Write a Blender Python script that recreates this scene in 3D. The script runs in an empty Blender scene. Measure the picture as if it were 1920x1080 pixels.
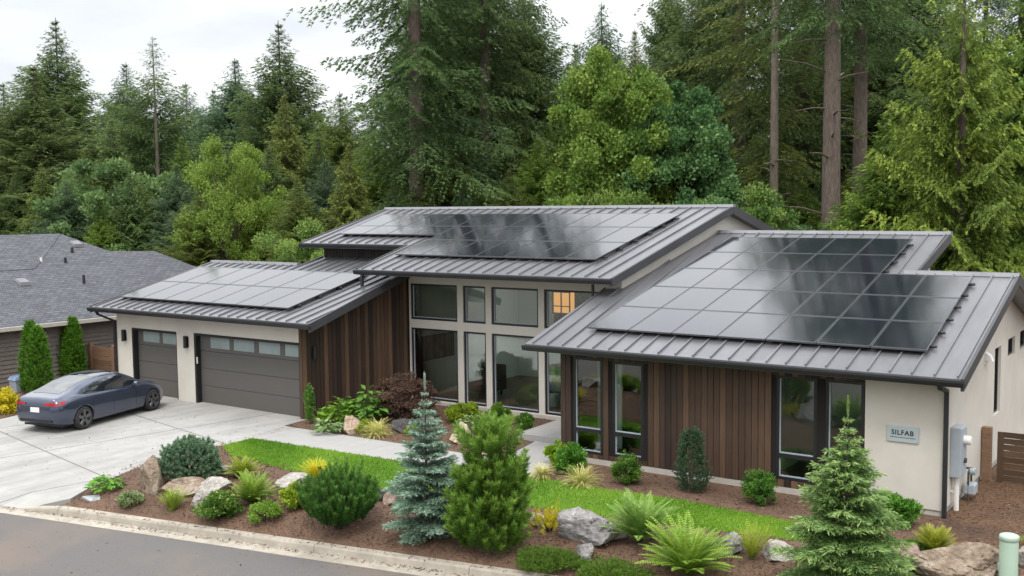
import bpy, bmesh, math, random
import numpy as np
from mathutils import Vector, Matrix, noise as mnoise

scene = bpy.context.scene
COL = scene.collection
rng = np.random.default_rng(7)
random.seed(7)
R = math.radians

# ------------------------------------------------------------------ tags
def tag(o, label=None, cat=None, group=None, kind=None):
    if label: o['label'] = label
    if cat: o['category'] = cat
    if group: o['group'] = group
    if kind: o['kind'] = kind
    return o

def empty(name, loc, label=None, cat=None, group=None, rz=0):
    o = bpy.data.objects.new(name, None)
    o.empty_display_size = 0.2
    o.location = loc
    o.rotation_euler = (0, 0, rz)
    COL.objects.link(o)
    return tag(o, label, cat, group)

def link_mesh(name, me, mat, parent=None, loc=None, rz=0.0):
    o = bpy.data.objects.new(name, me)
    if mat is not None and len(me.materials) == 0:
        me.materials.append(mat)
    COL.objects.link(o)
    if parent is not None:
        o.parent = parent
    if loc is not None:
        o.location = loc
    if rz:
        o.rotation_euler = (0, 0, rz)
    return o

def copy_tree(o, parent=None):
    c = o.copy()
    COL.objects.link(c)
    if parent is not None:
        c.parent = parent
    for ch in list(o.children):
        copy_tree(ch, c)
    return c

# ------------------------------------------------------------------ mesh builder (world coordinates)
class MB:
    def __init__(s):
        s.v = []; s.f = []; s.tone = []; s.cur = 0.5
    def add(s, vs, fs):
        n = len(s.v)
        s.v += [tuple(map(float, p)) for p in vs]
        for f in fs:
            s.f.append(tuple(n + i for i in f)); s.tone.append(s.cur)
    def box(s, x0, x1, y0, y1, z0, z1):
        s.hexa([(x0,y0,z0),(x1,y0,z0),(x1,y1,z0),(x0,y1,z0)], [(x0,y0,z1),(x1,y0,z1),(x1,y1,z1),(x0,y1,z1)])
    def hexa(s, b, t):
        s.add(list(b)+list(t), [(3,2,1,0),(4,5,6,7),(0,1,5,4),(1,2,6,5),(2,3,7,6),(3,0,4,7)])
    def prism(s, bottom, top):
        n = len(bottom)
        s.add(list(bottom)+list(top), [tuple(range(n-1,-1,-1)), tuple(range(n,2*n))] + [(i,(i+1)%n,n+(i+1)%n,n+i) for i in range(n)])
    def beam(s, a, b, w, h, up=(0,0,1)):
        a = Vector(a); b = Vector(b); d = (b-a).normalized()
        u = Vector(up); sd = d.cross(u).normalized(); u = sd.cross(d)
        q = [sd*(-w/2)+u*(-h/2), sd*(w/2)+u*(-h/2), sd*(w/2)+u*(h/2), sd*(-w/2)+u*(h/2)]
        s.prism([a+k for k in q], [b+k for k in q])
    def tube(s, pts, radii, n=8, cap=True):
        pts = [Vector(p) for p in pts]
        rings = []
        for i, p in enumerate(pts):
            d = (pts[min(i+1,len(pts)-1)] - pts[max(i-1,0)]).normalized()
            a = Vector((0,0,1)) if abs(d.z) < .9 else Vector((1,0,0))
            u = d.cross(a).normalized(); w = d.cross(u)
            r = radii[i] if hasattr(radii, '__len__') else radii
            rings.append([p + u*(r*math.cos(2*math.pi*k/n)) + w*(r*math.sin(2*math.pi*k/n)) for k in range(n)])
        vs = [q for rg in rings for q in rg]
        fs = []
        for i in range(len(pts)-1):
            for k in range(n):
                fs.append((i*n+k, i*n+(k+1)%n, (i+1)*n+(k+1)%n, (i+1)*n+k))
        if cap:
            fs.append(tuple(range(n-1,-1,-1))); fs.append(tuple((len(pts)-1)*n+k for k in range(n)))
        s.add(vs, fs)
    def lathe(s, prof, c=(0,0,0), axis='z', n=24):
        vs = []; fs = []
        for r, h in prof:
            for k in range(n):
                a = 2*math.pi*k/n
                if axis == 'z': vs.append((c[0]+r*math.cos(a), c[1]+r*math.sin(a), c[2]+h))
                else: vs.append((c[0]+r*math.cos(a), c[1]+h, c[2]+r*math.sin(a)))
        for i in range(len(prof)-1):
            for k in range(n):
                fs.append((i*n+k, i*n+(k+1)%n, (i+1)*n+(k+1)%n, (i+1)*n+k))
        s.add(vs, fs)
    def build(s, name, mat, parent=None, smooth=False, loc=None, bevel=0):
        off = Vector((0,0,0))
        me = bpy.data.meshes.new(name)
        v = s.v
        if parent is not None and loc is None:
            off = Vector(parent.get('world', parent.location))
            if parent.rotation_euler.z == 0:
                v = [(a-off.x, b-off.y, c-off.z) for a,b,c in v]
        elif loc is not None:
            v = [(a-loc[0], b-loc[1], c-loc[2]) for a,b,c in v]
        me.from_pydata(v, [], s.f)
        at = me.attributes.new('tone', 'FLOAT', 'FACE')
        at.data.foreach_set('value', np.array(s.tone, dtype=np.float32))
        me.update()
        bm = bmesh.new(); bm.from_mesh(me); bmesh.ops.recalc_face_normals(bm, faces=bm.faces); bm.to_mesh(me); bm.free()
        if smooth:
            me.polygons.foreach_set('use_smooth', np.ones(len(me.polygons), dtype=bool))
        o = link_mesh(name, me, mat, parent, loc if parent is None else None)
        if parent is not None:
            o['world'] = tuple(off)
        if bevel:
            m = o.modifiers.new('bevel', 'BEVEL'); m.width = bevel; m.segments = 2; m.limit_method = 'ANGLE'
        return o

# ------------------------------------------------------------------ leaf clouds (numpy)
def unit(a):
    return a / np.maximum(np.linalg.norm(a, axis=-1, keepdims=True), 1e-9)

def leaf_quads(P, D, N, L, W, mid=.45):
    """diamond blades: base P, direction D, normal N, length L, width W"""
    D = unit(D); S = unit(np.cross(D, N)); 
    L = np.broadcast_to(np.asarray(L, float), (len(P),))[:, None]; W = np.broadcast_to(np.asarray(W, float), (len(P),))[:, None]
    a = P; b = P + D*L*mid + S*W*.5; c = P + D*L; d = P + D*L*mid - S*W*.5
    return np.stack([a, b, c, d], 1)

def quads_mesh(name, Q, tone):
    n = len(Q)
    me = bpy.data.meshes.new(name)
    me.vertices.add(4*n); me.vertices.foreach_set('co', Q.reshape(-1).astype(np.float32))
    me.loops.add(4*n); me.loops.foreach_set('vertex_index', np.arange(4*n, dtype=np.int32))
    me.polygons.add(n); me.polygons.foreach_set('loop_start', np.arange(0, 4*n, 4, dtype=np.int32))
    me.polygons.foreach_set('loop_total', np.full(n, 4, dtype=np.int32))
    at = me.attributes.new('tone', 'FLOAT', 'FACE')
    at.data.foreach_set('value', np.clip(np.asarray(tone), 0, 1).astype(np.float32))
    me.update(calc_edges=True)
    return me

def rvec(n):
    return unit(rng.normal(size=(n, 3)))

# ------------------------------------------------------------------ materials
def new_mat(name):
    m = bpy.data.materials.new(name); m.use_nodes = True
    nt = m.node_tree; nt.nodes.clear()
    return m, nt
def N(nt, t, **k):
    n = nt.nodes.new(t)
    for a, b in k.items():
        if a.startswith('_'): setattr(n, a[1:], b)
        else: n.inputs[a.replace('__', ' ')].default_value = b
    return n
def setin(n, name, v): n.inputs[name].default_value = v
def c4(c): return (c[0], c[1], c[2], 1)
def hexlin(h):
    r = [int(h[i:i+2], 16)/255 for i in (0, 2, 4)]
    return tuple(((x+.055)/1.055)**2.4 if x > .04045 else x/12.92 for x in r)
def ramp(nt, stops):
    r = nt.nodes.new('ShaderNodeValToRGB')
    el = r.color_ramp.elements
    while len(el) < len(stops): el.new(.5)
    for e, (p, c) in zip(el, stops): e.position = p; e.color = c4(c) if len(c) == 3 else c
    return r
def bsdf_out(nt, b):
    o = nt.nodes.new('ShaderNodeOutputMaterial'); nt.links.new(b, o.inputs['Surface'])

def surf(name, c1, c2=None, scale=4, rough=.8, metal=0, bump=0.0, bscale=40, detail=4, spec=.4, stretch=None, c3=None, scale3=.5, amt3=.5):
    """noise-mottled principled surface, with an optional second larger stain colour"""
    m, nt = new_mat(name); L = nt.links.new
    tc = nt.nodes.new('ShaderNodeTexCoord'); vec = tc.outputs['Object']
    if stretch:
        mp = nt.nodes.new('ShaderNodeMapping'); mp.inputs['Scale'].default_value = stretch; L(vec, mp.inputs['Vector']); vec = mp.outputs['Vector']
    b = nt.nodes.new('ShaderNodeBsdfPrincipled')
    setin(b, 'Roughness', rough); setin(b, 'Metallic', metal); setin(b, 'Specular IOR Level', spec)
    n = N(nt, 'ShaderNodeTexNoise', Scale=scale, Detail=detail, Roughness=.65); L(vec, n.inputs['Vector'])
    r = ramp(nt, [(.3, c1), (.7, c2 or c1)]); L(n.outputs['Fac'], r.inputs['Fac'])
    col = r.outputs['Color']
    if c3:
        n3 = N(nt, 'ShaderNodeTexNoise', Scale=scale3, Detail=6, Roughness=.6); L(vec, n3.inputs['Vector'])
        r3 = ramp(nt, [(.45, (0,0,0)), (.68, (amt3,)*3)]); L(n3.outputs['Fac'], r3.inputs['Fac'])
        mx = nt.nodes.new('ShaderNodeMix'); mx.data_type = 'RGBA'
        L(r3.outputs['Color'], mx.inputs[0]); L(col, mx.inputs[6]); mx.inputs[7].default_value = c4(c3); col = mx.outputs[2]
    L(col, b.inputs['Base Color'])
    if bump:
        nb = N(nt, 'ShaderNodeTexNoise', Scale=bscale, Detail=5, Roughness=.7); L(vec, nb.inputs['Vector'])
        bp = N(nt, 'ShaderNodeBump', Strength=bump, Distance=.02); L(nb.outputs['Fac'], bp.inputs['Height']); L(bp.outputs['Normal'], b.inputs['Normal'])
    bsdf_out(nt, b.outputs['BSDF'])
    return m

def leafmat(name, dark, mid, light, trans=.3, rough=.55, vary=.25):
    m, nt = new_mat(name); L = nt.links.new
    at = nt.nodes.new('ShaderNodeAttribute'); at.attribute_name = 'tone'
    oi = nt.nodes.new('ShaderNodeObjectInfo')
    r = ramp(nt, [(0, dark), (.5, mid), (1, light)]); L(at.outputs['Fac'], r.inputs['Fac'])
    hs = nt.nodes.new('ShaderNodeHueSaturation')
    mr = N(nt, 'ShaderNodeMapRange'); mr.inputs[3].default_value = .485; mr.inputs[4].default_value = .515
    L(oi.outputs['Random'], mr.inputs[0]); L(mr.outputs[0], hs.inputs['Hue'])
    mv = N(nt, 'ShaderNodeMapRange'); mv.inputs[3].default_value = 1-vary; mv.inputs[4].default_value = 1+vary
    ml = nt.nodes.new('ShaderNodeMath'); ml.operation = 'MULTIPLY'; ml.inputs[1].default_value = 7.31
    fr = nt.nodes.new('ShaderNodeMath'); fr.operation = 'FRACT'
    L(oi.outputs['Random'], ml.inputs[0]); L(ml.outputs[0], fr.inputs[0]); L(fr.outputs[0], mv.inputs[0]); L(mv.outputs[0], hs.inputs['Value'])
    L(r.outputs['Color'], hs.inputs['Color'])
    b = nt.nodes.new('ShaderNodeBsdfPrincipled'); setin(b, 'Roughness', rough); setin(b, 'Specular IOR Level', .25)
    L(hs.outputs['Color'], b.inputs['Base Color'])
    t = nt.nodes.new('ShaderNodeBsdfTranslucent'); L(hs.outputs['Color'], t.inputs['Color'])
    mx = nt.nodes.new('ShaderNodeMixShader'); mx.inputs[0].default_value = trans
    L(b.outputs['BSDF'], mx.inputs[1]); L(t.outputs['BSDF'], mx.inputs[2])
    bsdf_out(nt, mx.outputs[0])
    return m

def glassmat(name, tint=(.8,.87,.84), k=1.6, rough=.0, ior=1.5):
    m, nt = new_mat(name); L = nt.links.new
    tr = nt.nodes.new('ShaderNodeBsdfTransparent'); tr.inputs['Color'].default_value = c4(tint)
    gl = nt.nodes.new('ShaderNodeBsdfGlossy'); gl.inputs['Roughness'].default_value = rough
    fr = N(nt, 'ShaderNodeFresnel', IOR=ior)
    ml = nt.nodes.new('ShaderNodeMath'); ml.operation = 'MULTIPLY'; ml.inputs[1].default_value = k; ml.use_clamp = True
    L(fr.outputs[0], ml.inputs[0])
    mx = nt.nodes.new('ShaderNodeMixShader'); L(ml.outputs[0], mx.inputs[0]); L(tr.outputs[0], mx.inputs[1]); L(gl.outputs[0], mx.inputs[2])
    bsdf_out(nt, mx.outputs[0])
    return m

def attr_mat(name, stops, rough=.6, grain=None, bump=.2, spec=.3):
    """colour from the per-face 'tone' attribute (boards, stones) with fine grain"""
    m, nt = new_mat(name); L = nt.links.new
    at = nt.nodes.new('ShaderNodeAttribute'); at.attribute_name = 'tone'
    r = ramp(nt, stops); L(at.outputs['Fac'], r.inputs['Fac'])
    tc = nt.nodes.new('ShaderNodeTexCoord'); mp = nt.nodes.new('ShaderNodeMapping'); mp.inputs['Scale'].default_value = grain or (40, 40, 2)
    L(tc.outputs['Object'], mp.inputs['Vector'])
    n = N(nt, 'ShaderNodeTexNoise', Scale=1.0, Detail=5, Roughness=.7); L(mp.outputs['Vector'], n.inputs['Vector'])
    rr = ramp(nt, [(.25, (.55,.55,.55)), (.75, (1.3,1.3,1.3))]); L(n.outputs['Fac'], rr.inputs['Fac'])
    mx = nt.nodes.new('ShaderNodeMix'); mx.data_type = 'RGBA'; mx.blend_type = 'MULTIPLY'; mx.inputs[0].default_value = 1
    L(r.outputs['Color'], mx.inputs[6]); L(rr.outputs['Color'], mx.inputs[7])
    b = nt.nodes.new('ShaderNodeBsdfPrincipled'); setin(b, 'Roughness', rough); setin(b, 'Specular IOR Level', spec)
    L(mx.outputs[2], b.inputs['Base Color'])
    bp = N(nt, 'ShaderNodeBump', Strength=bump, Distance=.01); L(n.outputs['Fac'], bp.inputs['Height']); L(bp.outputs['Normal'], b.inputs['Normal'])
    bsdf_out(nt, b.outputs['BSDF'])
    return m

def lines_mat(name, c1, c2, period, width, dirs, line, rough=.8, scale=3, bump=.15, stain=None):
    """concrete slab with joint lines: dirs = list of (ux, uy, offset, period)"""
    m, nt = new_mat(name); L = nt.links.new
    tc = nt.nodes.new('ShaderNodeTexCoord'); vec = tc.outputs['Object']
    b = nt.nodes.new('ShaderNodeBsdfPrincipled'); setin(b, 'Roughness', rough); setin(b, 'Specular IOR Level', .3)
    n = N(nt, 'ShaderNodeTexNoise', Scale=scale, Detail=8, Roughness=.7); L(vec, n.inputs['Vector'])
    r = ramp(nt, [(.3, c1), (.7, c2)]); L(n.outputs['Fac'], r.inputs['Fac']); col = r.outputs['Color']
    if stain:
        mp = nt.nodes.new('ShaderNodeMapping'); mp.inputs['Scale'].default_value = (.9, .22, 1); mp.inputs['Rotation'].default_value = (0, 0, R(-12)); L(vec, mp.inputs['Vector'])
        n2 = N(nt, 'ShaderNodeTexNoise', Scale=1.3, Detail=6, Roughness=.6); L(mp.outputs['Vector'], n2.inputs['Vector'])
        r2 = ramp(nt, [(.44, (0,0,0)), (.72, (.75,.75,.75))]); L(n2.outputs['Fac'], r2.inputs['Fac'])
        mx = nt.nodes.new('ShaderNodeMix'); mx.data_type = 'RGBA'; L(r2.outputs['Color'], mx.inputs[0]); L(col, mx.inputs[6]); mx.inputs[7].default_value = c4(stain); col = mx.outputs[2]
    for ux, uy, off, per in dirs:
        d = nt.nodes.new('ShaderNodeVectorMath'); d.operation = 'DOT_PRODUCT'; L(vec, d.inputs[0]); d.inputs[1].default_value = (ux/per, uy/per, 0)
        a = N(nt, 'ShaderNodeMath', _operation='ADD'); L(d.outputs['Value'], a.inputs[0]); a.inputs[1].default_value = off
        f = N(nt, 'ShaderNodeMath', _operation='FRACT'); L(a.outputs[0], f.inputs[0])
        lt = N(nt, 'ShaderNodeMath', _operation='LESS_THAN'); L(f.outputs[0], lt.inputs[0]); lt.inputs[1].default_value = width/per
        mx = nt.nodes.new('ShaderNodeMix'); mx.data_type = 'RGBA'; L(lt.outputs[0], mx.inputs[0]); L(col, mx.inputs[6]); mx.inputs[7].default_value = c4(line); col = mx.outputs[2]
    L(col, b.inputs['Base Color'])
    nb = N(nt, 'ShaderNodeTexNoise', Scale=60, Detail=4); L(vec, nb.inputs['Vector'])
    bp = N(nt, 'ShaderNodeBump', Strength=bump, Distance=.01); L(nb.outputs['Fac'], bp.inputs['Height']); L(bp.outputs['Normal'], b.inputs['Normal'])
    bsdf_out(nt, b.outputs['BSDF'])
    return m

def emit_mat(name, c, s):
    m, nt = new_mat(name); e = nt.nodes.new('ShaderNodeEmission'); e.inputs['Color'].default_value = c4(c); e.inputs['Strength'].default_value = s
    bsdf_out(nt, e.outputs[0]); return m

M = {}
M['stucco'] = surf('stucco', (.50,.468,.408), (.535,.505,.448), scale=1.5, rough=.9, bump=.25, bscale=90, c3=(.42,.385,.33), scale3=.6, amt3=.6)
M['trim_beige'] = surf('beige_trim', (.50,.468,.415), (.53,.50,.45), scale=3, rough=.75)
M['dark_metal'] = surf('dark_metal', (.022,.022,.024), (.03,.03,.033), scale=3, rough=.45, metal=.2)
M['fascia'] = surf('fascia_metal', (.05,.05,.055), (.065,.065,.07), scale=2, rough=.42, metal=.3)
M['ridge'] = surf('ridge_metal', (.22,.22,.23), (.28,.28,.29), scale=2, rough=.35, metal=.5)
M['black'] = surf('black_frame', (.012,.012,.013), (.018,.018,.02), rough=.4)
M['roof'] = surf('standing_seam_metal', (.15,.15,.16), (.20,.20,.21), scale=.8, rough=.38, metal=.55, stretch=(3,.6,1), spec=.5)
M['cladding'] = attr_mat('timber_cladding', [(0,(.022,.015,.012)), (.35,(.048,.029,.020)), (.7,(.084,.050,.031)), (1,(.150,.086,.050))], rough=.65, grain=(60,60,2.5), bump=.3)
M['backing'] = surf('cladding_backing', (.008,.006,.005), rough=.9)
M['dark_timber'] = attr_mat('dark_stained_timber', [(0,(.012,.009,.008)), (1,(.03,.021,.017))], rough=.6, grain=(40,40,2))
M['garage_door'] = surf('garage_door_steel', (.082,.076,.069), (.092,.086,.078), scale=30, rough=.6, stretch=(1,1,8), bump=.08, bscale=80)
M['frosted'] = surf('frosted_glass', (.20,.25,.245), (.26,.31,.30), scale=2, rough=.25, spec=.6)
M['glass'] = glassmat('window_glass', (.92,.97,.94), 2.6)
M['glass_dark'] = glassmat('dark_window_glass', (.45,.55,.5), 1.7)
M['concrete'] = surf('foundation_concrete', (.36,.33,.29), (.43,.40,.36), scale=3, rough=.9, bump=.2)
M['driveway'] = lines_mat('driveway_concrete', (.285,.277,.260), (.35,.338,.318), 1, .045, [(.1958,.981,.35,3.6),(.981,-.1958,.2,3.8)], (.13,.127,.12), stain=(.185,.178,.168))
M['walk'] = lines_mat('walkway_concrete', (.275,.268,.256), (.325,.316,.304), 1, .025, [(1,0,.3,1.6)], (.25,.24,.225), stain=(.30,.29,.27))
M['kerb'] = surf('kerb_concrete', (.30,.265,.215), (.40,.36,.30), scale=5, rough=.9, bump=.3, c3=(.22,.195,.16), scale3=1.2, amt3=.6)
M['asphalt'] = surf('asphalt', (.088,.083,.079), (.140,.130,.124), scale=90, rough=.9, bump=.5, bscale=160, c3=(.165,.130,.105), scale3=.45, amt3=.75)
M['yard'] = surf('yard_soil', (.045,.024,.012), (.17,.092,.048), scale=12, rough=.95, bump=1, bscale=28, detail=8, c3=(.045,.026,.018), scale3=.55, amt3=.85)
M['mulch'] = surf('bark_mulch', (.052,.030,.019), (.195,.116,.072), scale=26, rough=.95, bump=1.0, bscale=34, detail=8, c3=(.085,.050,.034), scale3=.8, amt3=.7)
M['ground'] = surf('soil', (.03,.02,.013), (.085,.052,.034), scale=14, rough=.95, bump=.8, bscale=20, c3=(.035,.04,.018), scale3=.15, amt3=.6)
M['lawn'] = surf('lawn_base', (.07,.15,.012), (.13,.235,.020), scale=18, rough=.9, c3=(.17,.24,.03), scale3=.9, amt3=.6)
M['grass'] = leafmat('grass_blades', (.075,.175,.010), (.145,.28,.018), (.27,.41,.045), trans=.3, vary=0)
M['shingle'] = None
M['siding'] = None
M['fence'] = attr_mat('fence_timber', [(0,(.11,.064,.038)), (1,(.21,.125,.075))], rough=.75, grain=(3,3,40))
M['gate'] = attr_mat('brown_gate_timber', [(0,(.06,.038,.022)), (1,(.115,.072,.042))], rough=.7, grain=(3,3,40))
M['bark'] = surf('bark', (.065,.048,.038), (.17,.135,.11), scale=6, rough=.95, bump=1, bscale=14, stretch=(3,3,.5))
M['bark_pale'] = surf('pale_bark', (.17,.135,.105), (.30,.25,.20), scale=5, rough=.95, bump=.8, bscale=12, stretch=(2,2,.5))
M['twig'] = surf('twig', (.022,.017,.012), (.045,.034,.025), rough=.9)
M['white_wall'] = surf('interior_paint', (.70,.78,.74), (.74,.82,.78), rough=.8)
M['int_floor'] = surf('interior_floor', (.10,.075,.05), (.15,.11,.075), scale=3, rough=.35)
M['int_dark'] = surf('interior_dark', (.04,.035,.03), (.07,.06,.05), rough=.6)
M['grey_box'] = surf('grey_enclosure', (.29,.33,.36), (.33,.37,.40), rough=.45)
M['white_plastic'] = surf('white_plastic', (.62,.60,.57), (.68,.66,.63), rough=.5)
M['pale_green'] = surf('pale_green_plastic', (.33,.44,.34), (.38,.49,.39), scale=2, rough=.5, c3=(.28,.36,.27), scale3=3, amt3=.4)
M['sign'] = surf('sign_plate', (.40,.46,.47), (.46,.52,.53), scale=2, rough=.35, metal=.3)
M['ink'] = surf('sign_ink', (.02,.025,.03), rough=.5)
M['lamp_glow'] = emit_mat('warm_lamp', (1,.46,.14), .5)
M['slab'] = surf('grey_slab', (.27,.29,.30), (.34,.36,.37), rough=.7)

def shingle_mat():
    m, nt = new_mat('roof_shingles'); L = nt.links.new
    tc = nt.nodes.new('ShaderNodeTexCoord'); mp = nt.nodes.new('ShaderNodeMapping'); mp.inputs['Rotation'].default_value = (0,0,R(90)); L(tc.outputs['Object'], mp.inputs['Vector'])
    br = nt.nodes.new('ShaderNodeTexBrick'); L(mp.outputs['Vector'], br.inputs['Vector'])
    br.inputs['Color1'].default_value = (.066,.069,.079,1); br.inputs['Color2'].default_value = (.104,.108,.122,1); br.inputs['Mortar'].default_value = (.04,.04,.046,1)
    setin(br, 'Scale', 1); setin(br, 'Mortar Size', .012); setin(br, 'Brick Width', .3); setin(br, 'Row Height', .125); setin(br, 'Bias', 0)
    n = N(nt, 'ShaderNodeTexNoise', Scale=9, Detail=6, Roughness=.8); L(tc.outputs['Object'], n.inputs['Vector'])
    r = ramp(nt, [(.3,(.6,.6,.6)),(.7,(1.35,1.35,1.35))]); L(n.outputs['Fac'], r.inputs['Fac'])
    mx = nt.nodes.new('ShaderNodeMix'); mx.data_type = 'RGBA'; mx.blend_type = 'MULTIPLY'; mx.inputs[0].default_value = 1
    L(br.outputs['Color'], mx.inputs[6]); L(r.outputs['Color'], mx.inputs[7])
    b = nt.nodes.new('ShaderNodeBsdfPrincipled'); setin(b, 'Roughness', .85); L(mx.outputs[2], b.inputs['Base Color'])
    bp = N(nt, 'ShaderNodeBump', Strength=.5, Distance=.02); L(br.outputs['Fac'], bp.inputs['Height']); L(bp.outputs['Normal'], b.inputs['Normal'])
    bsdf_out(nt, b.outputs['BSDF']); return m
M['shingle'] = shingle_mat()
M['siding'] = surf('lap_siding', (.135,.115,.10), (.16,.138,.12), scale=4, rough=.75)
M['gutter_pale'] = surf('pale_gutter', (.36,.33,.28), (.40,.37,.32), rough=.6)

def panel_mat():
    m, nt = new_mat('solar_cells'); L = nt.links.new
    tc = nt.nodes.new('ShaderNodeTexCoord')
    sx = nt.nodes.new('ShaderNodeSeparateXYZ'); L(tc.outputs['Object'], sx.inputs[0])
    ml = N(nt, 'ShaderNodeMath', _operation='MULTIPLY'); ml.inputs[1].default_value = 1/.09; L(sx.outputs[0], ml.inputs[0])
    f = N(nt, 'ShaderNodeMath', _operation='FRACT'); L(ml.outputs[0], f.inputs[0])
    lt = N(nt, 'ShaderNodeMath', _operation='LESS_THAN'); L(f.outputs[0], lt.inputs[0]); lt.inputs[1].default_value = .12
    oi = nt.nodes.new('ShaderNodeObjectInfo')
    mx = nt.nodes.new('ShaderNodeMix'); mx.data_type = 'RGBA'; L(lt.outputs[0], mx.inputs[0]); mx.inputs[6].default_value = (.006,.008,.014,1); mx.inputs[7].default_value = (.022,.024,.03,1)
    b = nt.nodes.new('ShaderNodeBsdfPrincipled'); L(mx.outputs[2], b.inputs['Base Color'])
    n = N(nt, 'ShaderNodeTexNoise', Scale=1.2, Detail=3); L(tc.outputs['Object'], n.inputs['Vector'])
    mr = N(nt, 'ShaderNodeMapRange'); mr.inputs[3].default_value = .06; mr.inputs[4].default_value = .10; L(n.outputs['Fac'], mr.inputs[0]); L(mr.outputs[0], b.inputs['Roughness'])
    setin(b, 'IOR', 1.9); setin(b, 'Specular IOR Level', .5)
    bsdf_out(nt, b.outputs['BSDF']); return m
M['cells'] = panel_mat()
M['panel_frame'] = surf('panel_frame', (.10,.105,.115), (.13,.135,.145), rough=.3, metal=.7)
M['rail'] = surf('rail_metal', (.03,.03,.032), rough=.5, metal=.4)
ZEN = 2.7; SUN_E = 1.0; EXPO = 0.94
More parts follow.
